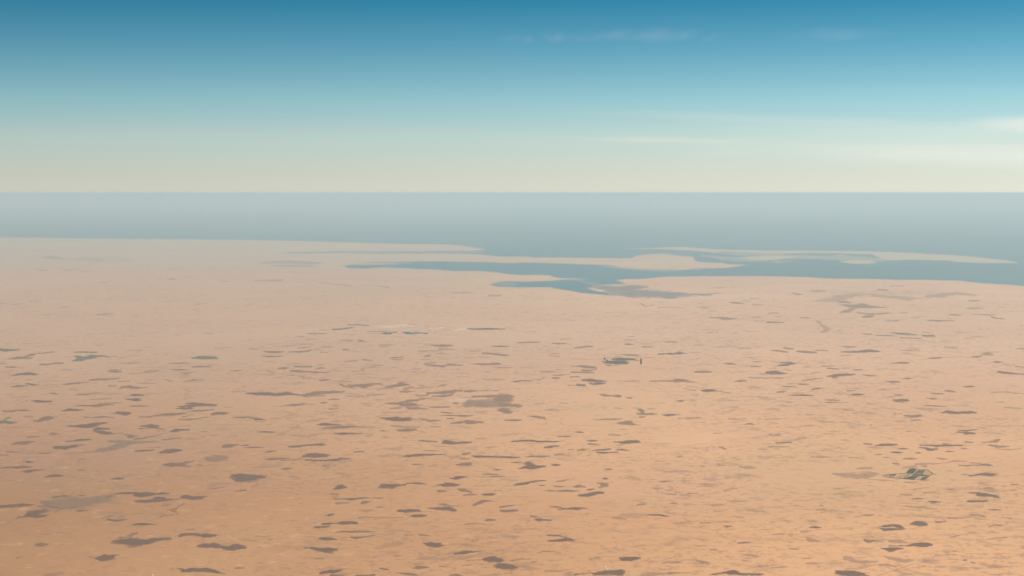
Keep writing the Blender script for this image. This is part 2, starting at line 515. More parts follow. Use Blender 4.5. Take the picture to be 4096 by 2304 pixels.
# ------------------------------------------------------------------ scrub patches
# tile : tone x,y,half-height ... ("/" starts another limb, ";" ends the patch)
# d dark scrub, m medium, g grey silt, v green, r reddish, f faint
SURVEY = {
'A0': '''d 225,118,4 265,112,10 290,120,14 330,125,3; d 0,184,5 60,178,6 180,176,12 240,172,11 310,173,7; d 130,218,2 240,214,4 285,216,18 330,203,9 430,199,7;
d 455,275,3 500,263,8 560,260,12 618,260,6; f 800,95,4 830,90,8 875,97,2; f 800,205,3 850,198,6;
m 1620,155,3 1680,150,14 1760,150,18 1820,148,16 1860,160,14 1918,168,6 / 1830,135,6 1900,118,6 1965,108,3; g 2040,88,4 2100,85,22 2180,82,30 2250,80,26 2313,90,4;
f 1965,148,3 2000,148,8 2040,156,4; d 1140,292,6 1165,285,10 1190,288,15 1240,287,6; f 1010,318,3 1060,312,4;
d 2330,268,8 2380,262,28 2440,272,44 2500,280,40 2560,275,25 2620,268,22 2655,265,10; f 2100,386,5 2180,384,7 2285,368,3; m 2365,412,4 2420,410,8 2465,404,8;
g 375,565,8 470,560,25 560,535,55 650,530,68 760,522,72 880,515,58 960,495,40 1050,485,28 1115,465,12;
m 540,478,7 660,466,8 860,456,6 / 930,505,14 1050,488,20 1110,466,9 / 470,560,18 530,572,20 620,592,10 760,578,10 840,566,8; d 1110,458,5 1180,440,9 1280,432,7 1360,430,10 1420,455,26 1480,448,26 1560,442,14 1640,437,13 1690,438,5; d 1370,518,6 1480,520,12 1590,510,14 1610,495,22 1660,505,14 1760,498,8 1840,485,3;
d 1825,483,6 1890,473,20 1950,482,18 2020,475,14 2082,463,6; d 0,572,14 120,566,18 240,556,14 350,550,4;
d 175,686,3 270,665,22 340,650,35 / 350,630,20 430,615,22 560,610,12 660,595,5 / 340,668,22 420,665,20 490,660,8; m 770,612,4 820,610,9 878,612,3;
f 0,748,4 80,735,4 150,705,4 180,690,4; m 1065,712,4 1100,700,11 1170,712,10 1230,703,10 1280,695,3 / 1040,680,3 1090,668,5 1140,665,3;
d 1335,755,4 1390,742,14 1440,745,16 1500,745,9 1570,752,3; f 1480,720,3 1590,690,4 1650,665,4 1800,645,4 1740,605,10 1860,540,4; f 1640,560,8 1680,552,12 1720,545,3;
d 1145,925,8 1190,925,28 1250,915,42 1320,922,50 1400,928,36 1480,918,30 1560,905,28 1620,900,16 1715,892,3 / 1320,858,8 1345,845,10;
m 350,955,3 390,950,12 420,955,22 460,950,12 495,942,4; d 910,1078,4 980,1082,12 1020,1090,28 1070,1078,30 1130,1070,22 1210,1052,4;
d 1815,865,8 1860,855,16 1930,850,10 2010,860,16 2080,862,24 2150,858,18;
d 1985,978,5 2040,965,26 2100,968,22 2160,965,26 2190,968,12 2260,972,16 2330,985,28 2390,975,36 2440,975,28 2490,965,4;
d 1730,1190,3 1800,1190,6 1860,1205,10 / 1855,1215,14 1920,1208,24 2000,1205,24 2080,1210,22 2150,1222,20 2260,1245,4; f 170,1085,4 220,1078,6; f 2385,1188,6 2440,1185,10; f 1900,800,5 1950,798,8;
r 470,1260,10 540,1255,16 620,1240,14''',
'A1': '''d 495,62,10 540,55,18 600,58,26 680,58,20 750,50,4 / 515,100,8 600,102,14 700,105,12 780,100,16 860,88,12 940,88,3; m 90,92,4 150,92,12 230,85,8 330,85,4 / 255,105,4 360,98,7 490,90,5;
d 265,192,4 310,190,9 360,187,4; f 160,245,3 200,244,4; f 500,152,5 550,153,4; m 670,155,4 740,152,5; d 1470,70,3 1540,60,14 1620,52,14 1700,50,10 1800,45,8 1910,48,4;
m 1580,147,3 1630,145,6 1675,143,3; f 1740,168,3 1790,155,7 1840,152,4; m 2010,145,3 2070,148,8 2100,145,20 2130,140,18 2145,150,4; m 2055,92,4 2100,88,5 2145,88,3; m 2095,42,10 2130,36,8 2165,30,3;
d 2175,58,4 2230,65,10 2350,68,8 2450,72,7 2576,75,6 2640,74,3; m 2385,198,3 2425,200,8 2462,200,4; m 2280,245,3 2350,245,6 2432,248,4; m 2365,268,5 2430,267,6 2505,268,3;
d 1955,285,8 2000,286,14 2050,275,14 2085,270,10 2140,272,3; d 1825,355,4 1880,345,10 1930,348,24 2000,350,20 2045,342,5; m 1805,405,4 1850,415,15 1900,418,6; m 2035,395,4 2080,405,14 2130,415,9 2170,424,4;
m 2095,452,3 2160,448,7 2220,450,3; d 2262,445,4 2310,445,12 2370,445,11 2412,442,3; d 800,395,5 840,380,18 865,365,16 890,375,15 930,380,4; d 1255,375,12 1300,368,25 1350,368,26 1410,360,18 1420,360,5 1490,352,4;
d 1510,338,3 1570,332,6 1630,335,9 1700,343,3; f 770,440,5 820,445,9; d 800,495,3 900,494,7 960,495,12 1040,490,10 1100,482,8 1140,480,6 / 1140,482,4 1280,482,3; m 1075,540,8 1105,525,14 1160,515,4;
f 825,538,10 880,533,9 950,530,4; v 705,655,5 745,656,12 780,648,8; d 1455,612,12 1510,615,18 1580,610,16 1620,608,12 1660,618,4; d 1555,668,4 1610,662,14 1660,660,15 1715,660,5;
d 1740,585,4 1800,590,14 1870,590,18 1930,590,22 1985,605,14; m 1850,545,6 1900,548,12 1950,556,5 / 1950,560,4 2090,568,3; m 2200,555,8 2240,535,14 2280,515,14 2340,512,10 2420,518,3;
m 2465,575,5 2530,565,8 2590,555,6 / 2470,610,8 2540,615,12 2620,610,10; f 1210,575,3 1250,573,6 1300,573,3; r 1040,605,4 1110,612,12 1180,600,4; r 1050,685,8 1110,675,8 1200,680,5 1330,682,5 1480,678,3;
d 690,745,6 740,740,8 800,738,4 / 820,738,8 870,735,18 940,732,22 1000,735,16 1030,730,4; d 600,780,6 640,778,10 690,775,6 / 690,775,8 740,765,5; m 815,825,4 880,820,10 980,823,10 1080,823,8 1190,820,3;
d 635,888,4 680,890,14 730,894,15 800,900,5; m 970,880,6 1010,886,12 1070,880,8 1190,860,4; d 490,985,4 550,985,14 620,995,16 680,1000,22 740,1005,32 800,1005,24 862,1008,6; f 605,1092,5 650,1090,8 690,1095,3;
d 655,1245,6 710,1230,16 780,1225,22 850,1215,10 / 770,1262,8 880,1258,9 960,1258,5; d 1020,1264,6 1100,1264,5 1180,1258,8; m 1260,1193,6 1300,1200,9 1340,1208,4; m 1395,1240,4 1460,1238,11 1540,1248,11 1610,1258,6;
m 1600,1188,6 1640,1182,14 1690,1180,12 1740,1183,4; d 1705,940,8 1760,948,22 1820,958,24 1880,960,10 1925,962,3; d 2010,1045,5 2060,1040,12 2120,1030,16 2200,1022,10 2340,1010,3;
d 2090,1115,3 2180,1108,5 2260,1105,5 2310,1098,18 2370,1100,28 2430,1105,20 2475,1108,6; d 2385,1180,6 2440,1178,22 2500,1175,34 2560,1175,32 2620,1182,10; m 2195,700,3 2290,708,6 2340,710,16 2392,708,10;
r 2120,745,6 2170,743,12 2240,742,8 2320,748,4; r 1640,852,5 1690,855,8 1740,860,4; f 1510,856,5 1590,855,4; f 1855,1172,5 1920,1172,6; f 2180,912,5 2230,905,5; m 1960,1262,6 2010,1255,10 2060,1264,6;
r 2500,1240,5 2576,1238,6; f 2090,1160,6 2180,1155,4; f 140,898,6 170,897,3; f 1400,1068,6 1450,1065,6; f 2410,410,5 2470,405,4''',
'A2': '''d 0,122,6 40,124,9 90,122,4; d 75,140,3 130,138,8 / 130,118,4 180,116,8 222,118,4 / 160,130,16 190,150,24 / 55,190,4 130,178,14 200,170,22 260,165,18 325,160,10; d 400,152,3 440,150,10 475,150,6;
m 150,66,3 220,65,7 300,66,9 370,63,5; m 440,46,4 490,40,7 530,42,3; d 855,20,3 900,27,10 950,28,6 / 950,30,4 1060,20,5; d 940,195,4 970,194,7 1000,196,4;
d 20,355,5 70,345,16 130,338,18 180,325,10 260,312,6 330,308,3; m 260,355,3 300,355,7 345,355,3; m 465,315,5 500,313,8 560,300,4 620,288,3;
m 415,363,4 520,368,5 610,372,6 660,368,16 700,368,14 740,375,8 / 680,355,6 760,345,3; m 320,412,3 380,410,6 430,411,4 / 460,410,4 540,410,12 600,413,8 670,413,3; v 905,288,4 935,287,12 970,292,4;
m 860,335,4 900,340,12 930,350,18 955,360,8 885,380,3; d 750,402,4 780,400,8 818,394,6; d 705,455,18 760,450,22 810,440,22 850,432,18 905,430,6; m 385,570,3 440,572,7 490,578,5; d 470,596,3 560,592,8 640,590,16 700,588,12 740,586,4;
d 232,698,6 270,700,16 320,702,10 380,706,6 / 190,665,4 240,675,5; d 1380,650,5 1440,652,9 1500,655,10 1540,664,9 1585,670,3; r 1265,555,5 1310,550,9 1350,546,3; r 1605,540,5 1640,540,10 1690,548,3; r 1030,685,8 1080,683,12 1140,695,3;
f 1500,318,3 1550,316,6 1620,317,2; f 1905,350,4 1940,347,8 1985,352,3; m 2080,152,4 2110,153,6 2150,153,3; f 2300,170,4 2370,178,14 2440,182,5; m 2145,768,5 2170,770,10 2205,766,5;
d 370,912,4 430,910,14 500,905,18 560,900,22 600,905,14 645,903,4 / 380,858,4 470,865,9 540,880,14; m 2280,936,3 2330,933,8 2390,930,3; r 2320,1055,5 2390,1055,15 2440,1065,10 2490,1072,3; d 1090,1090,6 1130,1098,16 1180,1097,20 1230,1092,15 1278,1086,4;
r 1525,1135,4 1600,1128,9 1680,1128,8; r 1860,1110,6 1910,1122,10 1985,1137,4; f 790,1098,6 840,1090,6 880,1085,3; d 635,1252,5 720,1248,7 800,1238,10 850,1244,14 / 840,1250,12 930,1240,26 1000,1235,28 1060,1225,24 1110,1225,14 / 1000,1255,12 1100,1255,12;
d 2020,1250,6 2080,1245,10 / 2090,1240,14 2160,1235,18 2230,1235,20 2270,1248,8 / 2300,1250,10 2420,1250,12 2530,1250,8; r 1575,1238,6 1660,1236,6 1750,1238,3; r 345,1215,4 400,1216,8 500,1220,3; r 10,1110,8 80,1100,8 190,1095,4 / 200,1124,6 250,1122,5;
f 270,1040,4 310,1020,5 430,1022,4 490,1035,4; f 2140,405,4 2260,385,4; f 1440,390,4 1520,385,4; r 1770,437,4 1865,435,4; f 1560,442,2 1640,448,5; f 1900,735,5 1990,728,6; f 2000,1005,5 2050,1000,7; f 2485,1168,5 2576,1165,3;
r 1910,163,5 1935,166,4; f 1490,118,3 1540,110,5; f 1680,70,10 1710,68,8''',
'A3': '''f 1360,180,6 1420,172,10 1480,165,8; f 1500,140,10 1560,140,14 1590,165,10; f 1370,325,4 1450,330,6 1500,328,3; f 890,185,5 950,185,12 1030,182,6; f 1100,300,5 1150,308,8 1210,305,4; f 1540,310,4 1620,300,5; m 1380,88,5 1440,86,8 1490,88,3; m 1700,82,4 1780,92,7 1820,92,3; m 1260,135,4 1290,140,8 1330,145,3; m 2015,128,5 2060,130,8 2130,135,5 / 1930,155,4 2010,160,9 2060,150,6 2140,150,8 2200,150,12 2260,158,4;
r 1600,135,6 1700,138,7 1800,125,6 1890,108,9 1990,118,4; m 1950,245,3 1980,244,4 2005,244,3; d 2035,258,6 2080,256,5 2140,242,10 2200,245,14 2260,248,12 2310,250,3; f 1160,75,4 1200,76,6; f 830,78,4 900,76,5; f 450,70,6 540,70,8 640,72,4;
m 1790,397,4 1830,396,8 1880,393,4; m 2450,346,5 2490,346,7 2530,348,3; m 2175,383,4 2220,382,6 2270,384,3; m 2440,405,4 2480,402,7 2505,403,3; f 2125,338,3 2180,338,3;
d 2015,435,5 2060,433,10 2110,432,12 2120,455,8 2170,450,18 2240,460,14 2300,470,10 2335,482,3; d 2012,518,8 2050,516,12 2110,515,9 2180,513,8 2210,513,3; m 1460,490,3 1505,490,8 1555,490,3; d 1615,516,4 1670,522,13 1725,522,8 1790,512,3;
r 1390,560,5 1450,575,8 1540,575,12 1600,588,10 1700,595,6; m 2225,600,4 2275,601,8 2340,605,3; m 520,556,3 540,557,7; m 945,654,4 1000,655,8 1060,655,3; d 435,778,7 480,779,11 538,778,3; f 345,822,8 390,820,9 440,812,4; f 50,850,4 110,845,8 180,843,3; f 200,853,4 240,848,8;
r 385,875,4 420,895,14 450,910,16 510,920,5; d 1110,770,4 1170,770,12 1240,755,14 1300,762,16 1340,780,14 1360,790,8 / 1130,790,8 1180,800,16 1250,800,14 1320,798,10; d 1410,752,3 1460,745,8 1500,738,20 1550,745,18 1585,755,8 / 1500,720,5 1590,716,2;
m 1670,712,4 1720,725,10 1790,720,5; m 960,890,3 990,912,16 1020,918,18 1060,910,10 1110,912,9 1165,915,3; r 1260,918,14 1310,918,16 1390,935,6; d 1320,965,5 1400,962,12 1470,958,14 1540,955,20 1600,955,20 1630,955,14 / 1230,965,5 1320,965,5;
d 1145,992,5 1190,998,14 1230,1005,24 1290,1000,18 1350,992,5; r 780,1075,10 810,1090,18 850,1115,14 930,1125,14 1000,1120,10 1100,1125,5; r 1180,1068,6 1240,1085,18 1310,1100,16 1370,1115,16 1450,1108,6; r 1140,1155,10 1200,1150,14 1290,1175,6;
d 680,1216,5 760,1225,12 / 715,1235,18 780,1240,26 850,1245,26 930,1250,20 1005,1264,6; r 40,1187,3 100,1183,8 180,1176,3; r 385,1142,4 460,1138,8 550,1138,3; f 350,1088,5 420,1092,5; f 230,995,6 300,998,6; r 2220,900,4 2300,885,8 2390,880,8;
r 2230,770,6 2280,752,8 2350,762,4; f 1820,685,6 1900,688,4 2000,686,2; r 2055,1130,5 2080,1138,8; f 1860,1015,4 1885,1018,6; f 1850,880,5 1910,860,5 2040,830,3; f 1580,430,8 1680,425,5; f 1340,450,5 1450,450,4; f 1470,395,4 1530,385,4 1620,380,3; f 2060,650,5 2180,665,5; f 2350,680,4 2450,690,6''',
'B0': '''v 0,122,14 60,130,14 120,130,10 190,120,4; m 30,220,3 100,213,6 170,205,14 240,205,12 310,208,8 / 250,195,6 330,170,10 / 330,165,5 460,152,4 580,138,2; v 730,185,5 790,195,18 / 740,232,6 800,222,18 870,205,18 930,195,18 980,190,9 1060,188,10 1170,190,3 / 760,148,5 860,145,5 960,148,8 985,145,4;
m 400,270,5 480,270,8 540,263,6 625,258,6; m 60,298,4 130,300,8 190,302,3; f 20,262,10 60,265,6; d 130,380,4 190,370,10 260,366,16 320,367,12 385,370,3; v 120,495,5 180,490,10 270,486,4 / 270,465,6 330,475,12 390,478,6; r 510,560,5 545,563,10 590,572,2;
d 265,640,4 340,635,8 390,645,18 440,648,14 490,645,10; m 40,742,6 120,745,10 180,735,8 240,735,10 305,734,3; v 0,852,18 60,850,18 110,855,16 175,855,4 / 30,835,5 90,808,6; m 350,838,8 400,840,12 450,818,18 490,805,18 530,800,5 / 540,800,3 650,770,2; d 635,735,6 690,730,14 760,730,10 825,730,3;
m 1100,340,6 1160,345,14 1215,345,10 / 1110,325,5 1215,325,4; f 1310,365,5 1430,358,6 1500,345,14 1580,335,8; m 1710,262,3 1790,259,6 1890,255,3; v 1940,205,6 2000,200,14 2070,205,16 2165,205,10; m 1930,298,3 2020,293,9 2090,290,8 2140,278,4 / 2100,303,3 2200,308,2;
m 1735,322,4 1810,326,7 1900,327,4; f 1820,352,5 1880,362,8 1940,345,3; m 890,430,3 980,424,10 1070,420,11 1190,412,4; m 650,473,5 720,466,10 800,457,8 895,450,3; m 1170,440,3 1230,445,5 1310,436,3; m 1190,518,4 1240,505,10 1300,500,16 1370,508,12 1480,502,4;
f 1460,432,4 1540,426,3; f 1380,460,3 1480,458,5 1570,460,2; f 1650,418,5 1710,436,8 1750,440,3; m 1865,435,3 1950,430,8 2060,425,3; f 1110,490,9 1160,488,8; m 765,577,5 840,572,10 900,570,8 / 900,562,5 970,558,8 1040,555,3; d 1300,580,5 1360,580,11 1445,580,4;
d 1265,618,5 1330,625,12 1370,630,14 1415,630,5 / 1290,608,4 1390,612,4; f 915,623,3 1020,620,6 1120,612,4; m 745,690,5 800,685,9 870,685,7 960,690,10 1010,680,14 1080,675,8 1140,675,4 / 1000,660,4 1220,656,2; m 1320,692,3 1400,689,7 1490,690,3; d 1095,768,4 1160,768,8 1210,762,18 1260,765,20 1330,768,5;
m 865,803,6 930,805,6 1010,803,9 1050,798,6 1140,805,4; m 1400,803,3 1500,800,7 1560,788,9 1640,778,12 1720,772,14 1800,768,9 1880,765,3; d 1780,715,8 1850,715,12 1920,715,9 / 1790,695,3 1890,690,9 1980,685,9 2050,678,16 2110,675,14 2165,680,8 / 1880,665,4 1950,660,8 2050,668,8;
m 1890,748,4 1960,740,9 2050,735,8 2150,722,3; d 2135,775,8 2180,765,16 2230,763,14 2300,760,5; m 1800,828,4 1880,828,7 1970,820,6 2090,800,3; f 1840,800,6 1950,775,3; m 2355,808,4 2430,805,9 2500,800,10 2576,815,16 2640,820,6;
d 665,895,4 720,885,12 790,890,14 860,890,20 930,880,20 1000,868,12 1075,858,3; d 950,930,8 1000,918,12 1085,918,5 / 960,945,8 1020,955,14 1080,965,14 1130,970,6 / 1130,968,3 1230,962,2; d 1425,890,5 1480,890,12 1520,888,22 1560,890,14 1590,885,5 / 1410,918,3 1560,910,4 1640,920,8 / 1590,938,5 1660,935,7;
d 1725,945,8 1780,938,14 1830,930,10 1895,932,5; m 495,970,6 540,966,14 595,965,6; m 1265,975,4 1320,995,18 1380,995,10 / 1290,980,5 1400,978,6 1510,970,4; m 1360,1022,5 1420,1018,8 1500,1000,6 1620,980,4;
g 850,1155,3 960,1150,6 1040,1130,22 1120,1125,26 1200,1090,26 1270,1065,30 1340,1062,22 1420,1060,14 1570,1050,5 / 1125,1050,6 1240,1045,14; m 285,1005,5 340,1000,8 410,997,3; d 665,1048,4 740,1042,8 820,1030,11 895,1026,7; m 130,1072,6 200,1065,14 270,1058,14 345,1045,5;
d 535,1095,6 590,1105,20 650,1110,24 720,1095,16 780,1085,12 850,1080,4; m 75,1150,4 130,1152,8 200,1155,3; m 400,1165,3 480,1164,6 560,1162,2; d 1370,1142,5 1430,1140,9 1540,1132,3; f 1480,1110,4 1540,1107,6 1610,1105,3; d 1630,1155,10 1690,1145,20 1750,1140,16 1810,1138,6;
m 1640,1030,6 1720,1022,6 1815,1012,5; f 1880,1020,3 1945,1020,6 1985,1020,3; f 2040,1005,4 2060,1004,3; m 2110,1110,3 2230,1110,5 2270,1095,18 2310,1090,16 2385,1078,4; d 2430,1085,4 2500,1085,7 / 2455,1108,5 2520,1105,8 2576,1105,8 2660,1108,4; f 2140,985,5 2200,985,3; f 2020,948,3 2080,945,5;
m 2310,335,3 2380,336,6 2450,333,3; f 2180,58,3 2260,57,3; f 2160,104,2 2240,104,4 2330,102,3; f 2520,115,5 2620,118,3; f 2340,545,5 2410,542,6 2480,540,4; f 2270,705,4 2340,702,2; f 1240,255,5 1330,262,4; f 630,322,4 720,328,5; m 0,1184,4 80,1183,3; f 720,523,4 780,522,3; f 260,795,6 320,795,6''',
'B1': '''m 75,135,3 130,145,9 190,148,12 265,145,4; m 55,188,3 130,190,9 200,190,8 260,187,3; m 340,148,5 420,145,8 500,140,7 550,125,8; m 425,105,4 500,100,6 550,95,3; f 220,90,3 320,86,5 410,78,3; f 440,72,5 510,68,7 580,65,3; f 665,97,5 730,96,6 780,97,3; f 590,122,4 650,120,5; m 885,120,6 910,122,7 940,128,3;
f 655,150,5 720,152,4; f 890,245,3 960,238,8 1000,232,8; m 1085,225,6 1120,228,5 1180,232,2; m 240,310,8 280,308,12 330,303,5; m 380,295,5 440,296,9 550,293,4; m 370,335,12 410,338,16 470,345,12 550,348,8 640,352,9 720,352,4; m 620,312,5 670,308,10 715,312,4; f 640,270,4 680,270,4; f 135,350,4 170,355,8 210,350,4;
f 110,335,5 150,335,4; f 60,243,4 200,252,4; f 270,262,3 350,265,4 440,262,3; f 320,382,4 380,378,6; f 440,388,4 480,392,4; f 480,410,5 530,412,3; m 650,432,5 700,426,8 750,420,4; m 840,470,4 890,488,10 960,488,14 1020,485,14 1080,490,22 1130,478,18 1180,468,14 1250,465,7;
m 1305,497,5 1380,490,12 1440,480,14 1540,475,5 / 1440,460,4 1480,450,4; f 1510,520,12 1560,505,14 1620,515,6; f 1640,510,4 1740,500,5 1800,495,4 / 1820,495,6 1870,485,12 1910,475,5; d -80,565,8 0,565,16 100,565,18 220,570,18 320,565,22 390,575,10 450,580,4;
m 440,588,6 500,585,16 560,575,20 620,555,20 700,552,14 790,548,10 880,548,8 / 480,595,6 600,590,8 700,580,5; m 235,695,3 310,685,6 380,680,14 440,675,10 495,665,4; f 490,670,3 570,672,5; m 650,660,6 680,656,9 725,654,3; m 740,623,3 790,622,5 835,624,3; f 900,590,3 1000,593,4 1130,592,2; f 1130,582,5 1180,578,5 1300,568,3;
m 1620,585,4 1720,580,6 1740,560,12 1820,558,12 1900,555,14 1980,555,10 / 1790,590,6 1880,590,12 1970,575,10; m 1460,545,5 1520,548,8 1570,545,4; m 1945,540,5 2000,536,10 2065,536,8; m 2110,540,6 2155,540,10 2200,540,5 / 2200,535,3 2440,535,4;
m 1300,660,5 1360,662,12 1440,660,14 1510,645,14 1580,630,10 1680,620,12 1770,605,4 / 1470,680,14 1540,680,26 1600,685,20 1660,680,5 / 1550,715,8 1640,715,10 1715,720,5 / 1370,712,4 1480,695,8;
g 2010,705,8 2080,695,12 2150,685,28 2220,665,46 2300,660,48 2380,665,42 2430,660,30; m 2200,595,6 2300,588,12 2400,590,18 2500,590,22 2530,595,25 / 2440,630,28 2500,620,32 2535,620,26 / 2430,690,12 2500,685,28 2560,680,26 2620,690,22 2664,690,6 / 2480,730,15 2520,740,22 2545,750,10;
m 1755,703,6 1850,702,6 1940,700,4; m 1865,752,4 1920,756,6 1985,765,3; m 1855,788,4 1940,785,7 2030,788,8 2100,788,10 2175,785,6 / 1940,815,8 1975,815,7; g 1665,825,6 1710,828,9 1760,838,15 1850,836,5; m 1970,865,5 2040,855,12 2120,845,12 2200,852,14 2280,855,6 / 2130,862,8 2200,865,5;
d 1275,808,5 1330,815,12 1400,818,22 1460,825,20 1530,830,10 / 1440,808,8 1540,812,3; d 610,876,6 660,876,14 720,875,14 770,878,9 850,876,4; m 670,912,4 760,908,12 820,900,14 900,900,12 990,898,5; f 780,843,5 850,842,3; f 930,878,4 990,876,3; f 1030,893,4 1090,893,3; f 1020,908,5 1120,908,4;
d 790,966,4 860,968,10 940,966,9 1020,968,8 1120,968,3; m 1240,938,4 1280,938,9 1330,943,4; d 20,952,4 90,950,9 140,952,9 190,950,3; d 0,825,8 50,825,6 85,828,3; f 0,847,4 100,846,4; f 160,815,4 245,818,3; f 385,988,4 450,990,4 540,998,3; m 1450,935,10 1520,930,14 1600,925,8; f 1390,890,10 1500,900,10 1640,900,8; f 1760,898,5 1850,898,3;
d 340,1100,4 380,1096,10 440,1092,9 500,1083,4 560,1082,4 600,1078,9 650,1078,13 682,1080,6; d 90,1155,4 140,1147,9 215,1138,3; d 1885,1065,8 1920,1058,18 1970,1065,14 2030,1062,8 2090,1058,10 2158,1055,8; m 1640,1037,3 1740,1045,9 1820,1050,3; m 1675,1136,3 1760,1140,7 1850,1144,3; m 990,1155,4 1040,1148,7 1075,1147,4;
m 2160,265,3 2250,268,9 2340,270,12 2430,265,12; m 1700,270,4 1780,282,8 1880,288,9 1950,272,9 2080,280,4 / 1690,257,3 1810,257,4; m 1760,78,4 1850,80,12 1920,82,12 1985,78,6; f 1850,115,8 1920,115,7 2000,120,3; f 1640,138,6 1720,135,8 1890,130,3; m 1695,190,6 1725,185,10 1750,180,5; f 1670,222,5 1740,220,4; f 1620,252,4 1640,252,3;
m 2280,160,4 2370,163,7 2440,172,8 2500,177,8 2548,178,3; m 2380,88,4 2440,90,7 2540,88,3; f 2250,195,4 2340,200,4; f 2150,138,5 2260,133,4; m 1350,205,5 1400,203,9 1470,200,6 / 1370,220,4 1470,225,3; f 1240,75,5 1330,75,8 1390,78,4 / 1260,93,4 1330,95,4; m 2400,298,4 2450,302,5 2576,303,3; f 2410,422,4 2500,420,4;
f 1590,318,5 1650,315,5; f 2070,360,4 2140,365,4; f 970,342,3 1060,338,4 1085,320,6 1060,310,3; f 1170,290,3 1280,280,4 / 1120,270,3 1270,282,4; f 880,25,5 960,30,7; m 1035,30,6 1070,32,6; f 520,15,4 600,16,3; f 2215,1018,4 2300,1012,4; f 750,715,10 820,715,8; f 1090,688,4 1150,686,4; d 2510,832,4 2576,832,9 2640,832,8 2670,832,3''',
'B2': '''m 50,52,4 100,54,6 180,48,6 270,48,4; m 415,60,4 480,62,8 540,58,4; f 500,20,5 580,16,3; m 640,105,4 700,98,6 750,92,8 805,92,4; f 870,118,4 940,123,3; f 1130,25,5 1250,28,4; f 1240,48,3 1310,50,3; m 1150,72,4 1185,70,8 1220,68,4; f 1560,40,10 1640,45,8; m 1320,95,4 1370,95,6 1420,97,3;
d 1490,165,4 1570,160,8 1640,160,12 1690,158,16 1760,158,7 / 1510,140,4 1600,143,4; f 1800,150,3 1900,152,3; m 1100,172,3 1180,176,8 1250,178,9 1295,178,4; f 1340,202,5 1440,204,4; m 605,290,4 690,290,12 760,295,14 840,305,8; m 720,330,14 780,332,12 850,325,6; m 610,350,8 680,350,8 820,355,6;
m 410,380,5 500,375,9 580,372,5; f 300,340,6 350,345,10 405,345,7; f 450,325,5 550,328,3; m 420,405,8 450,408,9 480,405,5; m 600,395,6 680,392,4; f 280,420,4 320,408,8; d 720,430,8 780,430,14 840,435,12 900,440,10 950,440,4 / 790,465,8 840,470,14 880,462,14 930,455,6 / 670,475,12 720,478,10; f 570,478,5 630,485,5;
m 1400,438,4 1500,437,5 1600,435,8 1660,432,16 1720,435,14 1780,445,10 1830,455,6; f 1080,440,3 1220,438,7 1290,438,3; d 30,442,8 60,442,8 100,436,5 195,437,4; d 1925,538,10 1970,535,16 2030,532,14 2075,538,4; f 2070,540,4 2190,560,6; f 1770,495,5 1870,500,4; f 1730,515,3 1850,535,5; m 1850,345,6 1920,346,12 1995,345,6;
m 2140,260,6 2190,262,12 2250,272,4; m 2410,292,5 2450,290,8 2510,292,3; m 2440,243,4 2510,240,4; d 1660,636,3 1700,638,8 1730,637,4; m 2245,445,4 2300,435,12 2340,435,8; m 2380,403,3 2480,407,6 2576,408,4; m 895,575,8 940,580,12 1010,585,6 1070,588,12; m 1165,610,6 1190,610,8; f 480,660,5 560,662,5; f 340,730,6 400,725,14 460,735,8;
m 160,792,5 230,793,10 300,810,12 335,820,6; m 1055,860,6 1110,862,18 1170,860,26 1210,872,14 1280,880,6; g 820,826,4 940,825,8 1040,823,10 1095,820,6; m 1290,725,9 1310,735,9 1310,750,9 / 1280,770,8 1310,770,12 1390,768,8 1450,768,3 / 1295,800,9 1320,800,8; d 1515,778,4 1570,782,10 1610,778,10 1680,772,3;
f 1220,708,4 1270,710,4; f 1040,710,5 1100,715,4; f 1370,718,4 1430,720,5; m 2340,872,5 2400,868,8 2430,875,3; d 620,950,3 670,952,9 715,955,4; m 465,997,4 490,998,6 515,999,4; m 525,998,4 560,998,6 595,1000,3; d 0,1048,5 90,1040,9 190,1037,9 260,1048,7 360,1048,8 440,1048,8 518,1040,5; d 340,1108,5 390,1100,10 465,1090,5;
d 760,1040,4 800,1040,8 850,1040,3; m 775,1070,8 830,1078,8 900,1086,2; d 970,1060,6 1040,1055,10 1110,1055,14 1180,1050,18 1250,1048,14 1275,1052,5 / 1050,1085,4 1150,1078,4; m 565,1130,3 595,1129,5 620,1128,3; m 670,1135,4 720,1128,10 770,1125,5; d 815,1138,5 880,1132,10 930,1128,10 985,1122,5; d 855,1155,4 900,1160,9 950,1158,6 / 960,1160,3 1060,1150,3;
d 1055,1128,4 1105,1130,9 1165,1136,3; f 990,975,6 1080,985,8; f 2480,1128,4 2560,1125,6; f 2100,1100,6 2150,1125,6; f 2030,965,4 2100,965,5; f 380,165,4 465,165,4 / 390,185,5 465,190,6; f 2190,820,6 2280,825,8 2350,815,4; f 1680,815,5 1880,805,6; f 2080,95,4 2260,95,4; f 2290,110,8 2390,108,6''',
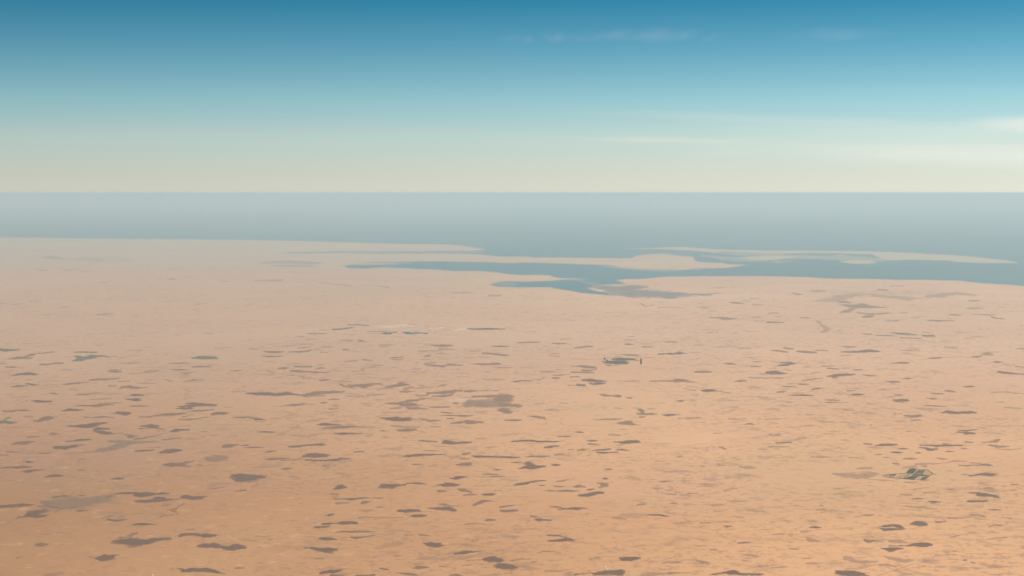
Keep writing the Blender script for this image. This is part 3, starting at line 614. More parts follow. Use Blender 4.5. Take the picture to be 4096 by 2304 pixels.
'B3': '''m 30,128,4 100,132,10 190,148,8 / 165,108,8 200,115,10 245,115,6; m 305,140,7 380,145,11 470,148,9 / 490,132,6 590,130,5; d 745,146,4 820,146,7 900,145,8 980,140,16 1040,138,14 1115,142,5; m 760,92,4 810,95,8 880,98,4; f 750,180,6 820,177,5; d 110,285,5 180,275,14 240,265,12 270,262,5 / 150,252,5 220,250,6;
d 0,352,12 60,352,18 120,358,14 190,362,5; m 535,290,3 580,288,6 660,290,3; m 600,310,5 640,312,6 710,315,3; f 760,310,4 820,311,4; m 865,328,4 910,327,7 945,325,3; f 530,250,5 570,248,4; d 600,392,4 660,385,14 720,375,14 790,372,12 860,372,5 / 650,400,3 720,415,2; m 955,378,4 1020,382,8 1100,388,3;
m 345,437,3 420,425,5 480,415,8 550,410,5; m 315,472,4 360,473,7 402,473,4; m 150,493,4 200,493,8 290,497,3; m 440,520,4 500,515,10 560,515,4; d 215,580,6 280,582,6 350,580,9 445,585,5; f 290,555,3 360,556,3; m 95,550,4 150,545,8 185,537,3; d 855,575,8 900,575,12 980,570,3; m 800,534,4 840,536,6 880,534,3;
m 570,630,4 640,631,5 720,632,3; m 580,655,6 680,656,5 800,656,4; m 1210,443,4 1260,447,10 1310,448,6; m 1380,412,8 1410,414,10 1450,412,4; d 1250,258,3 1330,255,8 1420,255,3; m 1610,210,4 1680,207,10 1750,198,5; m 2060,195,4 2100,192,9 2150,188,3; m 2160,155,4 2210,157,8 2270,160,4 / 2150,175,3 2265,175,5;
m 2275,245,5 2310,250,12 2350,250,5; d 2320,342,8 2380,355,12 2450,360,9 2520,370,7 2576,372,4; d 1975,495,4 2030,495,8 2085,494,3; m 1785,533,4 1830,540,9 1880,548,3; m 1655,565,3 1710,567,6 1760,567,3; m 1580,608,3 1650,615,9 1690,618,5; d 1270,630,5 1330,628,12 1380,635,15 1415,632,5 / 1290,645,5 1350,648,5; m 1280,578,5 1320,580,8 1360,580,4;
m 1590,682,8 1650,685,7 1720,692,8 1790,692,4; d 1760,755,10 1810,752,16 1880,760,14 1950,755,15 2030,752,16 2085,756,8 / 1790,730,4 1830,728,4; m 1380,785,4 1450,792,9 1530,785,9; m 1430,833,4 1480,833,9 1535,830,4; f 770,728,5 860,732,6; f 990,765,4 1080,766,4; f 1270,760,5 1340,765,4;
d 1915,955,4 1970,955,10 2000,965,20 2050,965,14 2095,975,5 / 1940,935,5 2020,935,6 2110,925,3; m 2165,1055,5 2230,1055,6 2290,1045,12 2320,1025,10 / 2240,1085,8 2310,1100,12 2420,1095,5; f 2300,1120,5 2450,1130,6 2540,1118,4; d 1095,1085,5 1150,1080,12 1230,1080,11 1300,1082,5; m 970,1065,5 1030,1075,6;
d 1540,1083,4 1640,1085,5 1700,1092,10 1780,1085,10 1850,1085,9 1950,1085,6 / 1760,1070,4 1840,1070,4; d 1535,1108,5 1590,1115,8 1640,1128,13 1695,1125,6; d 1310,1122,4 1360,1122,8 1405,1122,4; m 1945,1115,4 1980,1118,6 2010,1118,3; d 1250,1157,5 1300,1156,9 1350,1158,3; m 1085,1180,4 1130,1177,8 1165,1175,3; d 1785,1145,5 1825,1147,9 1870,1148,4; m 1485,1160,5 1520,1162,8 1550,1163,3;
m 80,1060,6 150,1058,8 230,1055,4; f 20,1095,5 120,1098,9 210,1100,5; f 310,1012,6 370,1010,4; f 20,980,6 110,978,6; m 1980,1045,4 2020,1053,7 2060,1058,4; f 1840,973,4 1900,972,4; m 1395,942,4 1425,945,5; f 2290,650,4 2340,650,7 2390,652,3; f 2400,705,6 2540,715,6; f 2250,552,4 2400,548,6 2480,560,6 2576,565,5;
f 1340,130,4 1520,135,4; f 1410,118,3 1530,120,3; f 1790,100,8 1900,100,6; f 2370,270,4 2500,275,3; m 2490,293,4 2576,297,5; m 2520,113,5 2576,115,6; f 200,650,6 240,650,6; f 80,640,3 180,638,3; f 1110,525,4 1180,522,6; f 1100,320,3 1200,315,3; f 20,408,6 80,405,6 150,410,3; f 20,312,4 80,312,4''',
'C0': '''f 450,325,10 550,330,18 640,345,10; f 380,455,5 430,455,8 490,455,3; f 620,450,6 700,450,6 800,443,3; f 820,465,4 930,462,4; m 1010,577,3 1050,575,4 1090,573,2; m 1690,545,3 1730,546,5 1775,545,3; m 2230,568,3 2270,566,4 2305,566,2; f 0,785,5 60,790,4 150,798,5 250,790,3; f 300,772,5 400,768,4; f 620,830,5 690,825,4;
f 980,905,6 1060,895,9 1140,890,5; f 1960,795,3 2090,790,3; f 1690,440,4 1780,440,4; m 1765,1105,3 1800,1105,4; f 880,1103,4 930,1100,4; f 2060,1090,5 2140,1090,4''',
'C1': '''v 785,1052,7 850,1050,8 920,1040,8 970,1030,6; v 930,1003,4 1010,1005,5 1130,1010,4; f 640,1058,4 740,1054,3; f 1050,960,4 1130,957,3; g 510,1095,6 600,1092,10 700,1092,5; f 1110,1073,4 1250,1070,6 1330,1065,6 / 1130,1090,4 1270,1095,4; f 410,1122,4 490,1120,4;
f 1960,680,5 2080,680,9 2170,680,5; f 1180,605,4 1340,630,6; f 2360,710,10 2440,712,10; f 0,560,6 250,555,8; f 620,575,4 940,610,6''',
'C2': '''f 2030,632,4 2100,632,6 2160,632,3; m 2190,780,4 2250,782,8 2320,790,4; f 2430,800,8 2530,805,6; f 2410,740,6 2480,740,6; f 2330,765,5 2390,763,4; m 1870,825,4 1950,826,7 2000,826,3; f 1480,832,5 1600,826,5 1750,838,4; f 1300,790,6 1340,820,5 1420,805,5; m 2000,930,5 2060,930,6 2130,940,12 2190,945,10 2260,940,4;
f 2420,930,6 2500,925,5; f 2450,966,5 2530,967,4; m 1165,1123,4 1220,1124,4; f 2360,1072,4 2480,1073,3; f 1970,1085,4 2070,1075,4''',
'C3': '''f 490,765,5 600,750,22 720,740,36 850,705,18 980,698,12 1100,712,14 1250,730,14 1400,738,18 1550,740,10; m 720,775,8 820,780,12 / 720,800,5 850,815,20 950,815,22 1060,825,14 1200,832,5 / 860,845,8 800,865,14 740,878,8; m 900,880,6 960,890,10 1050,900,10 1180,890,9 1240,885,4 / 960,930,8 1020,920,14;
f 1620,720,16 1760,705,22 1900,685,14 2060,705,10; m 440,665,5 510,665,10 580,665,5; m 250,690,5 300,695,8 340,700,4; m 1120,650,6 1160,655,8 1200,658,4; f 1240,612,6 1360,612,6; m 2030,760,6 2080,762,10 2120,760,4; m 2010,838,4 2090,840,6 2170,838,3; m 1830,903,5 1890,904,8 1950,905,4; m 1610,960,5 1700,966,8 1780,962,9 1860,962,4;
m 1190,967,3 1260,964,6 1320,962,3; m 2060,900,4 2200,905,8 2280,905,6 / 2250,925,6 2300,940,6 2380,945,5; m 340,933,4 410,933,4; m 0,980,8 80,978,7 150,980,4; f 20,888,6 100,888,5; f 1340,884,6 1400,884,5; f 1440,930,4 1510,932,4; f 2320,825,5 2390,826,4; f 500,970,8 560,1020,10 600,1050,16 550,1080,6;
v 1240,1083,6 1330,1092,12 1420,1100,10 1520,1108,4; m 1100,1112,6 1200,1113,9 1290,1120,5; d 1555,1115,5 1610,1116,9 1670,1118,5; m 945,1092,4 990,1096,7 1040,1100,4; m 1340,1135,5 1440,1138,6 1530,1142,6; f 1560,1082,4 1650,1083,4; f 1900,1080,6 1960,1083,4; f 1990,1140,5 2080,1130,4; f 1440,805,5 1500,807,4; f 1160,810,6 1220,808,4''',
}

COVER = {'d': 1.0, 'm': 0.80, 'g': 0.80, 'v': 0.90, 'r': 0.62, 'f': 0.50}
TONE_MAT = {'d': M_SCRUB, 'm': M_SCRUB, 'g': M_GREY, 'v': M_GREEN, 'r': M_RED, 'f': M_SCRUB}
AX = 2.6                                  # ends of a limb taper sideways


def patch_field(limbs, px, py, seed):
    F = np.full(px.shape, -1e9)
    hm = 0
    for limb in limbs:
        for i in range(max(1, len(limb) - 1)):
            a, b = limb[i], limb[min(i + 1, len(limb) - 1)]
            dx, dy = (b[0] - a[0]) / AX, b[1] - a[1]
            L2 = dx * dx + dy * dy + 1e-9
            t = np.clip((((px - a[0]) / AX) * dx + (py - a[1]) * dy) / L2, 0, 1)
            d = np.hypot((px - a[0]) / AX - t * dx, py - a[1] - t * dy)
            F = np.maximum(F, a[2] + (b[2] - a[2]) * t - d)
            hm = max(hm, a[2], b[2])
    gx, gy = ground(px, py)
    L = 420.0 * (np.median(gy) / 45000.0) ** 0.75
    F = F + (0.50 * hm + 0.35) * fbm(gx / L, gy / L, seed, 3) + (0.75 + 0.22 * hm) * fbm(gx / (L * 0.30), gy / (L * 0.30), seed + 50, 3) + 0.30
    return F, hm


def build_patch(limbs, cover, seed, height=5.0, base=LAND_Z, ddx=2.6, ddy=0.8):
    """mesh of a low ragged thicket: marching squares over a grid laid on the plain"""
    xs = [p[0] for l in limbs for p in l]
    ys = [p[1] for l in limbs for p in l]
    hm = max(p[2] for l in limbs for p in l)
    X = np.arange(min(xs) - hm * AX - 6, max(xs) + hm * AX + 6, ddx)
    Y = np.arange(min(ys) - hm * 1.6 - 2, max(ys) + hm * 1.6 + 2, ddy)
    px, py = np.meshgrid(X, Y)
    F, hm = patch_field(limbs, px, py, seed)
    F[0, :] = F[-1, :] = -1
    F[:, 0] = F[:, -1] = -1
    ins = F > 0
    ny, nx = F.shape
    act = ins[:-1, :-1] | ins[1:, :-1] | ins[:-1, 1:] | ins[1:, 1:]
    verts, att, vid, faces = [], [], {}, []
    soft = max(1.1, 0.5 * hm)

    def node(j, i):
        k = (j, i)
        if k not in vid:
            vid[k] = len(verts)
            c = min(1.0, F[j, i] / soft)
            verts.append((X[i], Y[j], base + 1.2 + height * c ** 0.7 * (0.8 + 0.4 * _h1(j * 31 + i * 7))))
            att.append(cover * (0.45 + 0.55 * min(1.0, c * 1.6)))
        return vid[k]

    def cross(j0, i0, j1, i1):
        k = (j0, i0, j1, i1) if (j0, i0) < (j1, i1) else (j1, i1, j0, i0)
        if k not in vid:
            a, b = F[k[0], k[1]], F[k[2], k[3]]
            t = a / (a - b)
            vid[k] = len(verts)
            verts.append((X[k[1]] + (X[k[3]] - X[k[1]]) * t, Y[k[0]] + (Y[k[2]] - Y[k[0]]) * t, base - 0.4))
            att.append(cover * 0.45)
        return vid[k]
    for j, i in zip(*np.nonzero(act)):
        cs = [(j, i), (j + 1, i), (j + 1, i + 1), (j, i + 1)]
        poly = []
        for q in range(4):
            a, b = cs[q], cs[(q + 1) % 4]
            if ins[a]:
                poly.append(node(*a))
            if ins[a] != ins[b]:
                poly.append(cross(*a, *b))
        if len(poly) >= 3:
            faces.append(tuple(poly))
    if not faces:
        return None
    V = np.array(verts)
    gx, gy = ground(V[:, 0], V[:, 1])
    return np.column_stack([gx, gy, V[:, 2]]), faces, att, (V[:, 0].min(), V[:, 1].min(), V[:, 0].max(), V[:, 1].max()), int(ins.sum()) * ddx * ddy


def _h1(k):
    return (math.sin(k * 12.9898) * 43758.5453) % 1.0


patches = []
for tile, text in SURVEY.items():
    for item in text.replace('\n', ' ').split(';'):
        item = item.strip()
        if not item:
            continue
        tone, rest = item[0], item[1:]
        limbs = []
        for lim in rest.split('/'):
            limbs.append([(TILE[tile][0] + x * T, TILE[tile][1] + y * T, h * T) for x, y, h in nums(lim)])
        patches.append(dict(tone=tone, limbs=limbs, n=len(limbs)))
for k, p in enumerate(patches):
    r = build_patch(p['limbs'], COVER[p['tone']], 100 + k * 3)
    if r is None:
        p['area'] = 0
        continue
    p['v'], p['f'], p['att'], p['box'], p['area'] = r
patches = [p for p in patches if p['area'] > 0]
patches.sort(key=lambda p: -p['area'] * COVER[p['tone']])
MAXN = 300

LANDMARKS = [('the green farm', 3690, 1895), ('the dark square plantation', 2490, 1447), ('the white village', 1840, 1603), ('the pale far town', 1560, 1310),
             ('the three white sheds', 2425, 2275), ('the pale spoil heaps', 3480, 1700), ('the large grey silt flat', 300, 2008), ('the bottom left corner', 0, 2304),
             ('the bottom right corner', 4096, 2304), ('the bright sand sheet', 2780, 1765), ('the tidal inlet', 2300, 1160), ('the ring-shaped scrub patch', 3565, 2112),
             ('the lone white house', 1278, 2078), ('the blue-roofed shed', 3860, 2242), ('the grey fenced field', 3460, 1903), ('the walled date grove', 1945, 1316),
             ('the left end of the coast', 0, 951), ('the right end of the coast', 4096, 1150), ('the middle of the left edge', 0, 1560), ('the middle of the right edge', 4096, 1560),
             ('the bottom centre', 1600, 2304), ('the long slanting grey patch', 480, 1785), ('the low white hut', 790, 2240), ('the twin-lobed long patch', 1120, 1577), ('the two-tiered dark patch', 1270, 1850), ('the paired dark streaks', 2380, 1770), ('the blunt-ended dark patch', 990, 1905), ('the double-headed patch', 3845, 1650), ('the forked far wash', 3440, 1225), ('the small green plot', 340, 1428), ('the barrier island', 3600, 1015), ('the left end of the barrier island', 2550, 1000), ('the three town ponds', 1600, 1332)]
ORD = ['nearest', 'second', 'third', 'fourth', 'fifth', 'sixth', 'seventh', 'eighth', 'ninth', 'tenth', 'eleventh', 'twelfth', 'thirteenth', 'fourteenth', 'fifteenth', 'sixteenth']
DIR = {'L': 'left of', 'R': 'right of', 'U': 'above', 'D': 'below'}
TONE_W = {'d': 'dark brown', 'm': 'grey-brown', 'g': 'pale grey', 'v': 'dull green', 'r': 'reddish', 'f': 'faint'}
SPECIAL = {}
for p in patches[:MAXN]:
    x0, y0, x1, y1 = p['box']
    p['c'] = (max(0, min(4096, (x0 + x1) / 2)), min(2304, (y0 + y1) / 2))
    best = min(LANDMARKS, key=lambda q: math.hypot(q[1] - p['c'][0], (q[2] - p['c'][1]) * 2.2))
    dx, dy = p['c'][0] - best[1], (p['c'][1] - best[2]) * 2.2
    p['lm'] = best[0]
    p['dist'] = math.hypot(dx, dy)
    p['dir'] = ('R' if dx > 0 else 'L') if abs(dx) > abs(dy) else ('D' if dy > 0 else 'U')
seen = {}
for p in sorted(patches[:MAXN], key=lambda p: p['dist']):
    x0, y0, x1, y1 = p['box']
    asp = (x1 - x0) / max(1.0, y1 - y0)
    shape = 'forked' if p['n'] > 1 else 'thin streaky' if asp > 8.5 else 'long' if asp > 6 else 'oval' if asp > 3.2 else 'stubby'
    size = 'large' if p['area'] > 1500 else 'middling' if p['area'] > 500 else 'small' if p['area'] > 180 else 'tiny'
    key = (p['lm'], p['dir'])
    seen[key] = seen.get(key, 0) + 1
    p['rank'] = seen[key]
    o_ = ORD[seen[key] - 1] if seen[key] <= len(ORD) else 'farthest'
    size = size + ' ' if len((TONE_W[p['tone']] + ' ' + shape + ' ' + p['lm']).replace('-', ' ').split()) < 10 else ''
    p['label'] = '%s%s %s scrub patch, %s one %s %s' % (size, TONE_W[p['tone']], shape, o_, DIR[p['dir']], p['lm'])
ANCHORS = [(480, 1785, 'long slanting grey patch of silt and scrub, left of the two-tiered dark patch'), (1120, 1577, 'long twin-lobed patch: the dark left lobe, far left of the white village'),
           (1270, 1832, 'two-tiered dark brown patch with a ragged lower shelf, left of centre'), (990, 1907, 'blunt-ended dark brown scrub patch in open sand, left of centre'),
           (2490, 1770, 'lower right of the paired dark streaks below centre'), (3845, 1651, 'double-headed dark brown scrub patch right of the pale spoil heaps'),
           (3440, 1222, 'forked far wash of grey-brown scrub near the right-hand coast'), (370, 1428, 'small dull green plot beside the left edge, middle distance')]
anchor_of = {lab_: min(patches[:MAXN], key=lambda p: math.hypot(p['c'][0] - ax_, 2 * (p['c'][1] - ay_))) for ax_, ay_, lab_ in ANCHORS}
for p in patches[:MAXN]:
    # the ring and the big grey flats carry labels of their own
    cx_, cy_ = p['c']
    if abs(cx_ - 3565) < 25 and abs(cy_ - 2112) < 12: p['label'] = 'ring-shaped dark brown scrub patch with a bare sandy middle, lower right'
    if p['tone'] == 'g' and abs(cx_ - 300) < 60 and abs(cy_ - 2008) < 20: p['label'] = 'large grey silt flat with dark scrub arms, lower left'
    if p['tone'] == 'g' and abs(cx_ - 1930) < 60 and abs(cy_ - 1615) < 25: p['label'] = 'pale grey silt flat just right of the white village'
    for ax_, ay_, lab_ in ANCHORS:
        if p is anchor_of[lab_]:
            p['label'] = lab_
    o = mesh_obj('scrub_patch', p['v'], p['f'], TONE_MAT[p['tone']], attr=p['att'])
    tag(o, p['label'], 'scrub patch', 'scrub patches scattered over the desert plain')

# the rest, and specks too small to count, are one mass
rng = random.Random(5)
sv, sf, sa = [], [], []


def add_mass(v, f, a):
    b = len(sv)
    sv.extend(map(tuple, v))
    sf.extend(tuple(i + b for i in q) for q in f)
    sa.extend(a)


for p in patches[MAXN:]:
    add_mass(p['v'], p['f'], p['att'])
for k in range(7000):
    y = 1195 + 1110 * rng.random() ** 0.8
    x = rng.uniform(-120, 4216)
    if not (fbm(np.array(x * 0.0035), np.array(y * 0.009), 77, 3) > 0.0):
        continue
    if y < 1330 and x < 2300:
        continue
    if 2640 < x < 2960 and 1725 < y < 1800:
        continue
    w = rng.uniform(4, 15) * (1 if rng.random() < 0.8 else 1.9)
    h = rng.uniform(0.5, 1.5) * (0.75 + 0.5 * (y - 1195) / 1110)
    cov = rng.uniform(0.16, 0.5) if rng.random() < 0.8 else rng.uniform(0.5, 0.8)
    N = 11
    tilt = rng.uniform(-0.04, 0.04)
    ring = []
    for q in range(N):
        a = 2 * math.pi * q / N
        rr = rng.uniform(0.55, 1.25)
        ring.append((x + w * rr * math.cos(a), y + h * rr * math.sin(a) + tilt * w * rr * math.cos(a)))
    gx, gy = ground([x] + [q[0] for q in ring], [y] + [q[1] for q in ring])
    v = [(gx[0], gy[0], LAND_Z + 4.0)] + [(gx[i + 1], gy[i + 1], LAND_Z + 0.6) for i in range(N)]
    add_mass(v, [(0, 1 + (q + 1) % N, 1 + q) for q in range(N)], [cov] + [cov * 0.5] * N)
tag(mesh_obj('scattered_scrub', sv, sf, M_SCRUB, attr=sa), 'tiny faint specks of scrub sprinkled over the desert plain', 'scrub', kind='stuff')

# tidal flats at the head of the inlet, salt flats behind the coast
TIDAL = [('C2', '760,640,8 900,630,22 1050,650,40 1180,640,35 1330,625,16 / 1000,690,12 1180,695,32 1350,690,40 1550,700,36 1700,705,24 1850,700,14 2100,692,8', 0.9, 'blue-violet tidal mud flat at the head of the inlet'),
         ('C1', '50,382,8 200,375,14 350,372,16 520,380,16 650,385,8 / 170,408,8 350,412,10 520,413,10 600,412,5', 0.55, 'grey-violet salt flat at the left end of the upper channel'),
         ('C0', '700,340,10 850,340,20 1000,350,26 1150,352,16 1300,345,8', 0.3, 'faint grey salt flat behind the far left coast')]
for k, (tile, s, cov, lab) in enumerate(TIDAL):
    limbs = [[(TILE[tile][0] + x * T, TILE[tile][1] + y * T, h * T) for x, y, h in nums(q)] for q in s.split('/')]
    v, f, a, _, _ = build_patch(limbs, cov, 900 + k * 9, 0.6, LAND_Z + 0.6)
    tag(mesh_obj('tidal_flat', v, f, M_TIDAL, attr=a), lab, kind='structure')

# bright wind-blown sand sheet
M_PALE = cover_mat('bright_blown_sand', (0.70, 0.415, 0.215), (0.66, 0.39, 0.20), 300, 0.3)
M_LOT = cover_mat('trampled_pale_ground', (0.74, 0.56, 0.38), (0.62, 0.42, 0.26), 120, 0.9)
limbs = [[(2048 + x * T, 1350 + y * T, h * T) for x, y, h in nums('1400,990,6 1500,1020,24 1640,1045,44 1800,1030,44 1960,1005,40 2080,985,14 2250,985,8')]]
v, f, a, _, _ = build_patch(limbs, 0.62, 1700, 1.0, LAND_Z + 0.3)
tag(mesh_obj('sand_sheet', v, f, M_PALE, attr=a), 'bright pale sheet of blown sand right of centre', kind='structure')
for k, (ox_, oy_, sc_, q, cov, lab) in enumerate([(1300, 1270, 760 / 2576.0, '760,122,10 900,122,22 1050,120,25 1190,116,12', 0.62, 'pale bare ground under the far town'),
                                             (1300, 1270, 760 / 2576.0, '1440,153,7 1530,148,11 1620,130,6', 0.7, 'pale cleared strip right of the far town'), (1300, 1270, 760 / 2576.0, '1750,181,5 1850,154,14 1930,150,7', 0.7, 'pale cleared ground beside the walled date grove'),
                                             (1680, 1540, 440 / 2576.0, '740,365,18 900,350,36 1050,362,38 1110,340,18', 0.45, 'pale bare ground under the white village')]):
    limbs = [[(ox_ + x * sc_, oy_ + y * sc_, h * sc_) for x, y, h in nums(q)]]
    v, f, a, _, _ = build_patch(limbs, cov, 1900 + k * 5, 0.5, LAND_Z + 0.3)
    tag(mesh_obj('bare_ground', v, f, M_LOT, attr=a), lab, kind='structure')
SHOALS = [('C2', '1900,300,10 2100,330,22 2300,345,24 2560,360,14 / 2000,275,8 2250,290,14 2560,295,16', 0.55), ('C3', '0,300,20 250,320,24 500,325,22 800,330,26 1080,345,22 1200,350,10 / 60,365,10 300,372,8', 0.60),
          ('C2', '900,410,8 1100,425,16 1350,448,16 1600,455,12 1900,440,10', 0.60), ('C1', '700,388,10 1000,390,12 1300,388,12 1550,380,6', 0.50), ('C1', '200,277,10 600,275,12 1000,276,12 1500,275,10 2000,275,10 2280,272,8', 0.40),
          ('C2', '560,545,6 700,560,10 850,600,18 900,640,20', 0.30), ('C1', '2340,600,14 2440,598,20 2576,598,24', 0.28), ('C2', '400,545,8 560,535,6 780,538,5', 0.45), ('C2', '1100,240,4 1400,236,8 1700,245,12 2000,262,10', 0.45)]
for k, (tile, q, cov) in enumerate(SHOALS):
    limbs = [[(TILE[tile][0] + x * T, TILE[tile][1] + y * T, h * T) for x, y, h in nums(w_)] for w_ in q.split('/')]
    v, f, a, _, _ = build_patch(limbs, cov, 1800 + k * 5, 0.4, 1.5)
    a = [max(0.0, (c / cov - 0.45) / 0.55) * cov for c in a]
    v[:, 2] = np.maximum(v[:, 2], 0.6)
    tag(mesh_obj('shoal', v, f, M_SHOAL, attr=a), kind='structure')

# graded shallows along the shore, lying just above the open water
shore = [(x, y, 2.6) for x, y in coast if -700 < x < 4500]
for lim, cov, sd_ in (([shore], 0.62, 2100), ([[(x, y, 1.9) for x, y in isl + isl[:1]]], 0.55, 2110)):
    v, f, a, _, _ = build_patch(lim, cov, sd_, 0.3, 2.6, 4.0, 0.9)
    a = [max(0.0, (c / cov - 0.45) / 0.55) * cov for c in a]
    v[:, 2] = np.maximum(v[:, 2], 2.2)
    tag(mesh_obj('shallows', v, f, M_SHOAL, attr=a), kind='structure')

# ------------------------------------------------------------------ tracks
def strip(name, px, width, z, mat, parent=None, ragged_amp=0.0, dome=0.0, step=10, label=None, kind=None):
    pts = ragged(px, step, 0, ragged_amp, 13, closed=False)
    gx, gy = ground([p[0] for p in pts], [p[1] for p in pts])
    P = np.column_stack([gx, gy])
    Tn = np.gradient(P, axis=0)
    Tn /= np.linalg.norm(Tn, axis=1)[:, None] + 1e-9
    Nn = np.column_stack([-Tn[:, 1], Tn[:, 0]])
    rows = []
    prof = [(-0.5, -0.5), (-0.34, dome), (0.34, dome), (0.5, -0.5)]
    verts, faces = [], []
    for i in range(len(P)):
        wv = width * (1 + (0.35 * (_h1(i * 3 + 1) - 0.5) if dome > 3 else 0))
        for a, h in prof:
            hh = h * (0.7 + 0.6 * _h1(i * 5 + 2)) if dome > 3 and h > 0 else h
            verts.append((P[i, 0] + Nn[i, 0] * wv * a, P[i, 1] + Nn[i, 1] * wv * a, z + hh))
    for i in range(len(P) - 1):
        for k in range(3):
            b = i * 4 + k
            faces.append((b, b + 4, b + 5, b + 1))
    o = mesh_obj(name, verts, faces, mat, parent, smooth=False)
    return tag(o, label, kind=kind)


TRACKS = [(tp('B3', nums('-160,660 0,680 200,702 430,760 700,815 930,860 1090,890 1300,925 1500,965 1900,1040 2200,1095 2460,1135 2700,1180')), 46, M_TRACK),
          (tp('A3', nums('1060,1280 1270,1212 1450,1150 1660,1112 1900,1098 2150,1090 2600,1060')), 24, M_DTRACK),
          (tp('A3', nums('1140,1150 1270,1212 1380,1240 1520,1280')), 22, M_DTRACK),
          (tp('A3', nums('420,1008 520,1045 620,1078')), 20, M_DTRACK),
          (tp('B2', nums('0,605 120,600 300,580 500,555 760,535 1000,520 1180,492 1390,488 1560,535 1800,555')), 30, M_DTRACK),
          (tp('B2', nums('335,835 480,850 520,880 640,888 900,885 1020,870 1060,862')), 34, M_DTRACK),
          (tp('B2', nums('500,250 760,312 960,345 1080,405 1220,430')), 40, M_TRACK),
          (tp('B2', nums('1000,285 1300,290 1560,320 1850,345 2200,350 2576,372')), 34, M_DTRACK),
          (tp('A1', nums('1370,870 1375,920 1385,970')), 16, M_DTRACK),
          (tp('A1', nums('1360,500 1362,560 1345,610')), 16, M_DTRACK),
          (tp('A0', nums('2290,862 2340,890 2400,920')), 22, M_TRACK),
          (tp('A1', nums('1780,1140 1860,1180 1960,1230')), 22, M_TRACK),
          (tp('C1', nums('-60,790 200,830 500,885 800,935')), 60, M_DTRACK)]
for px, wdt, mt in TRACKS:
    strip('track', px, wdt, LAND_Z + 0.7, mt, ragged_amp=1.2, dome=0.6, kind='structure')

# ------------------------------------------------------------------ farm
TILE['F'] = (3320, 1840)
FS = 440 / 2576.0


def fp(s):
    return [(3320 + x * FS, 1840 + y * FS) for x, y in nums(s)]


def sheet_part(name, px, mat, z, parent, height=0.8):
    """a thin closed bed of soil or crop on the plain"""
    gx, gy = ground([p[0] for p in px], [p[1] for p in px])
    n = len(px)
    cx0, cy0 = parent.location[0], parent.location[1]
    poly = [Vector((a - cx0, b - cy0)) for a, b in zip(gx, gy)]
    tri = geometry.tessellate_polygon([[Vector((p.x, p.y, 0)) for p in poly]])
    verts = [(p.x, p.y, z + height) for p in poly] + [(p.x, p.y, z - 1) for p in poly]
    ar = sum(poly[i].x * poly[(i + 1) % n].y - poly[(i + 1) % n].x * poly[i].y for i in range(n))
    faces = [tuple(t) for t in tri] + [(i, (i + 1) % n, n + (i + 1) % n, n + i) for i in range(n)]
    return mesh_obj(name, verts, faces, mat, parent, smooth=False)


def root_at(name, x, y):
    gx, gy = ground(x, y)
    return empty(name, (float(gx), float(gy), LAND_Z))


def strip_part(name, px, width, mat, parent, dome=7.0, amp=0.15):
    o = strip(name, px, width, 0, mat, None, ragged_amp=amp, dome=dome, step=3)
    me = o.data
    c = np.empty(len(me.vertices) * 3)
    me.vertices.foreach_get('co', c)
    c = c.reshape(-1, 3)
    c[:, 0] -= parent.location[0]
    c[:, 1] -= parent.location[1]
    me.vertices.foreach_set('co', c.ravel())
    o.parent = parent
    return o


farm = root_at('farm', 3690, 1897)
tag(farm, 'green irrigated farm with dark windbreaks in the desert, lower right', 'farm')
for s, m in [('1795,300 1860,218 1960,198 2035,226 1950,308 1800,328', M_CROP), ('1965,302 2012,236 2072,228 2000,318', M_CROP3), ('2080,230 2203,236 2138,328 2048,384 1895,368 1962,322', M_CROP2),
             ('1885,372 2046,388 1940,458 1725,440', M_CROP), ('2152,310 2212,242 2290,242 2372,320 2338,348 2142,330', M_CROP3), ('2142,338 2330,356 2288,388 2104,380', M_CROP),
             ('2092,390 2165,395 2110,452 2012,452', M_CROP3), ('2178,396 2288,396 2200,466 2112,460', M_CROP), ('1384,347 1556,329 1520,373 1404,368', M_CROP), ('1625,330 1775,318 1845,346 1712,428 1545,402', M_CROP3),
             ('1290,356 1376,350 1500,398 1480,412 1300,372', M_CROP3)]:
    sheet_part('field', fp(s), m, 0.0, farm)
for s, w in [('1782,312 1860,215 1960,190 2060,218 2210,222 2300,236 2400,320', 24), ('2400,320 2350,362 2200,470 2100,466 1950,464 1712,440', 26), ('1712,440 1850,348 1950,310', 34), ('1945,460 2060,388 2150,330 2212,238', 34),
             ('2480,345 2395,322 2380,345', 30), ('1222,362 1270,346 1400,338 1560,325 1782,311', 20), ('1222,366 1300,392 1400,416 1500,420', 18), ('1290,352 1400,385 1500,412 1640,438 1702,434', 18), ('1600,400 1650,415 1690,428', 26)]:
    strip_part('windbreak', fp(s), w, M_TREES, farm)

ff = root_at('fenced_field', 3450, 1905)
tag(ff, 'grey pointed fenced field stretching left of the green farm', 'field')
limbs = [[(3320 + x * FS, 1840 + y * FS, h * FS) for x, y, h in nums('70,328,6 250,345,28 450,362,52 650,362,66 850,352,72 960,340,60 1040,320,28')]]
v, f, a, _, _ = build_patch(limbs, 0.52, 1750, 1.5, 0.0, 1.5, 0.5)
v[:, 0] -= ff.location[0]
v[:, 1] -= ff.location[1]
mesh_obj('soil_bed', v, f, M_SCRUB, ff, attr=a)
for s, w in [('65,325 480,298 910,270 1060,302 1220,350', 12), ('780,430 920,450 1090,464', 12), ('1380,490 1480,472 1640,445', 14)]:
    strip_part('fence_line', fp(s), w, M_TREES, ff, 3.5)

# ------------------------------------------------------------------ plantation with walls of trees
PS = 240 / 2576.0


def pp(s):
    return [(2380 + x * PS, 1410 + y * PS) for x, y in nums(s)]


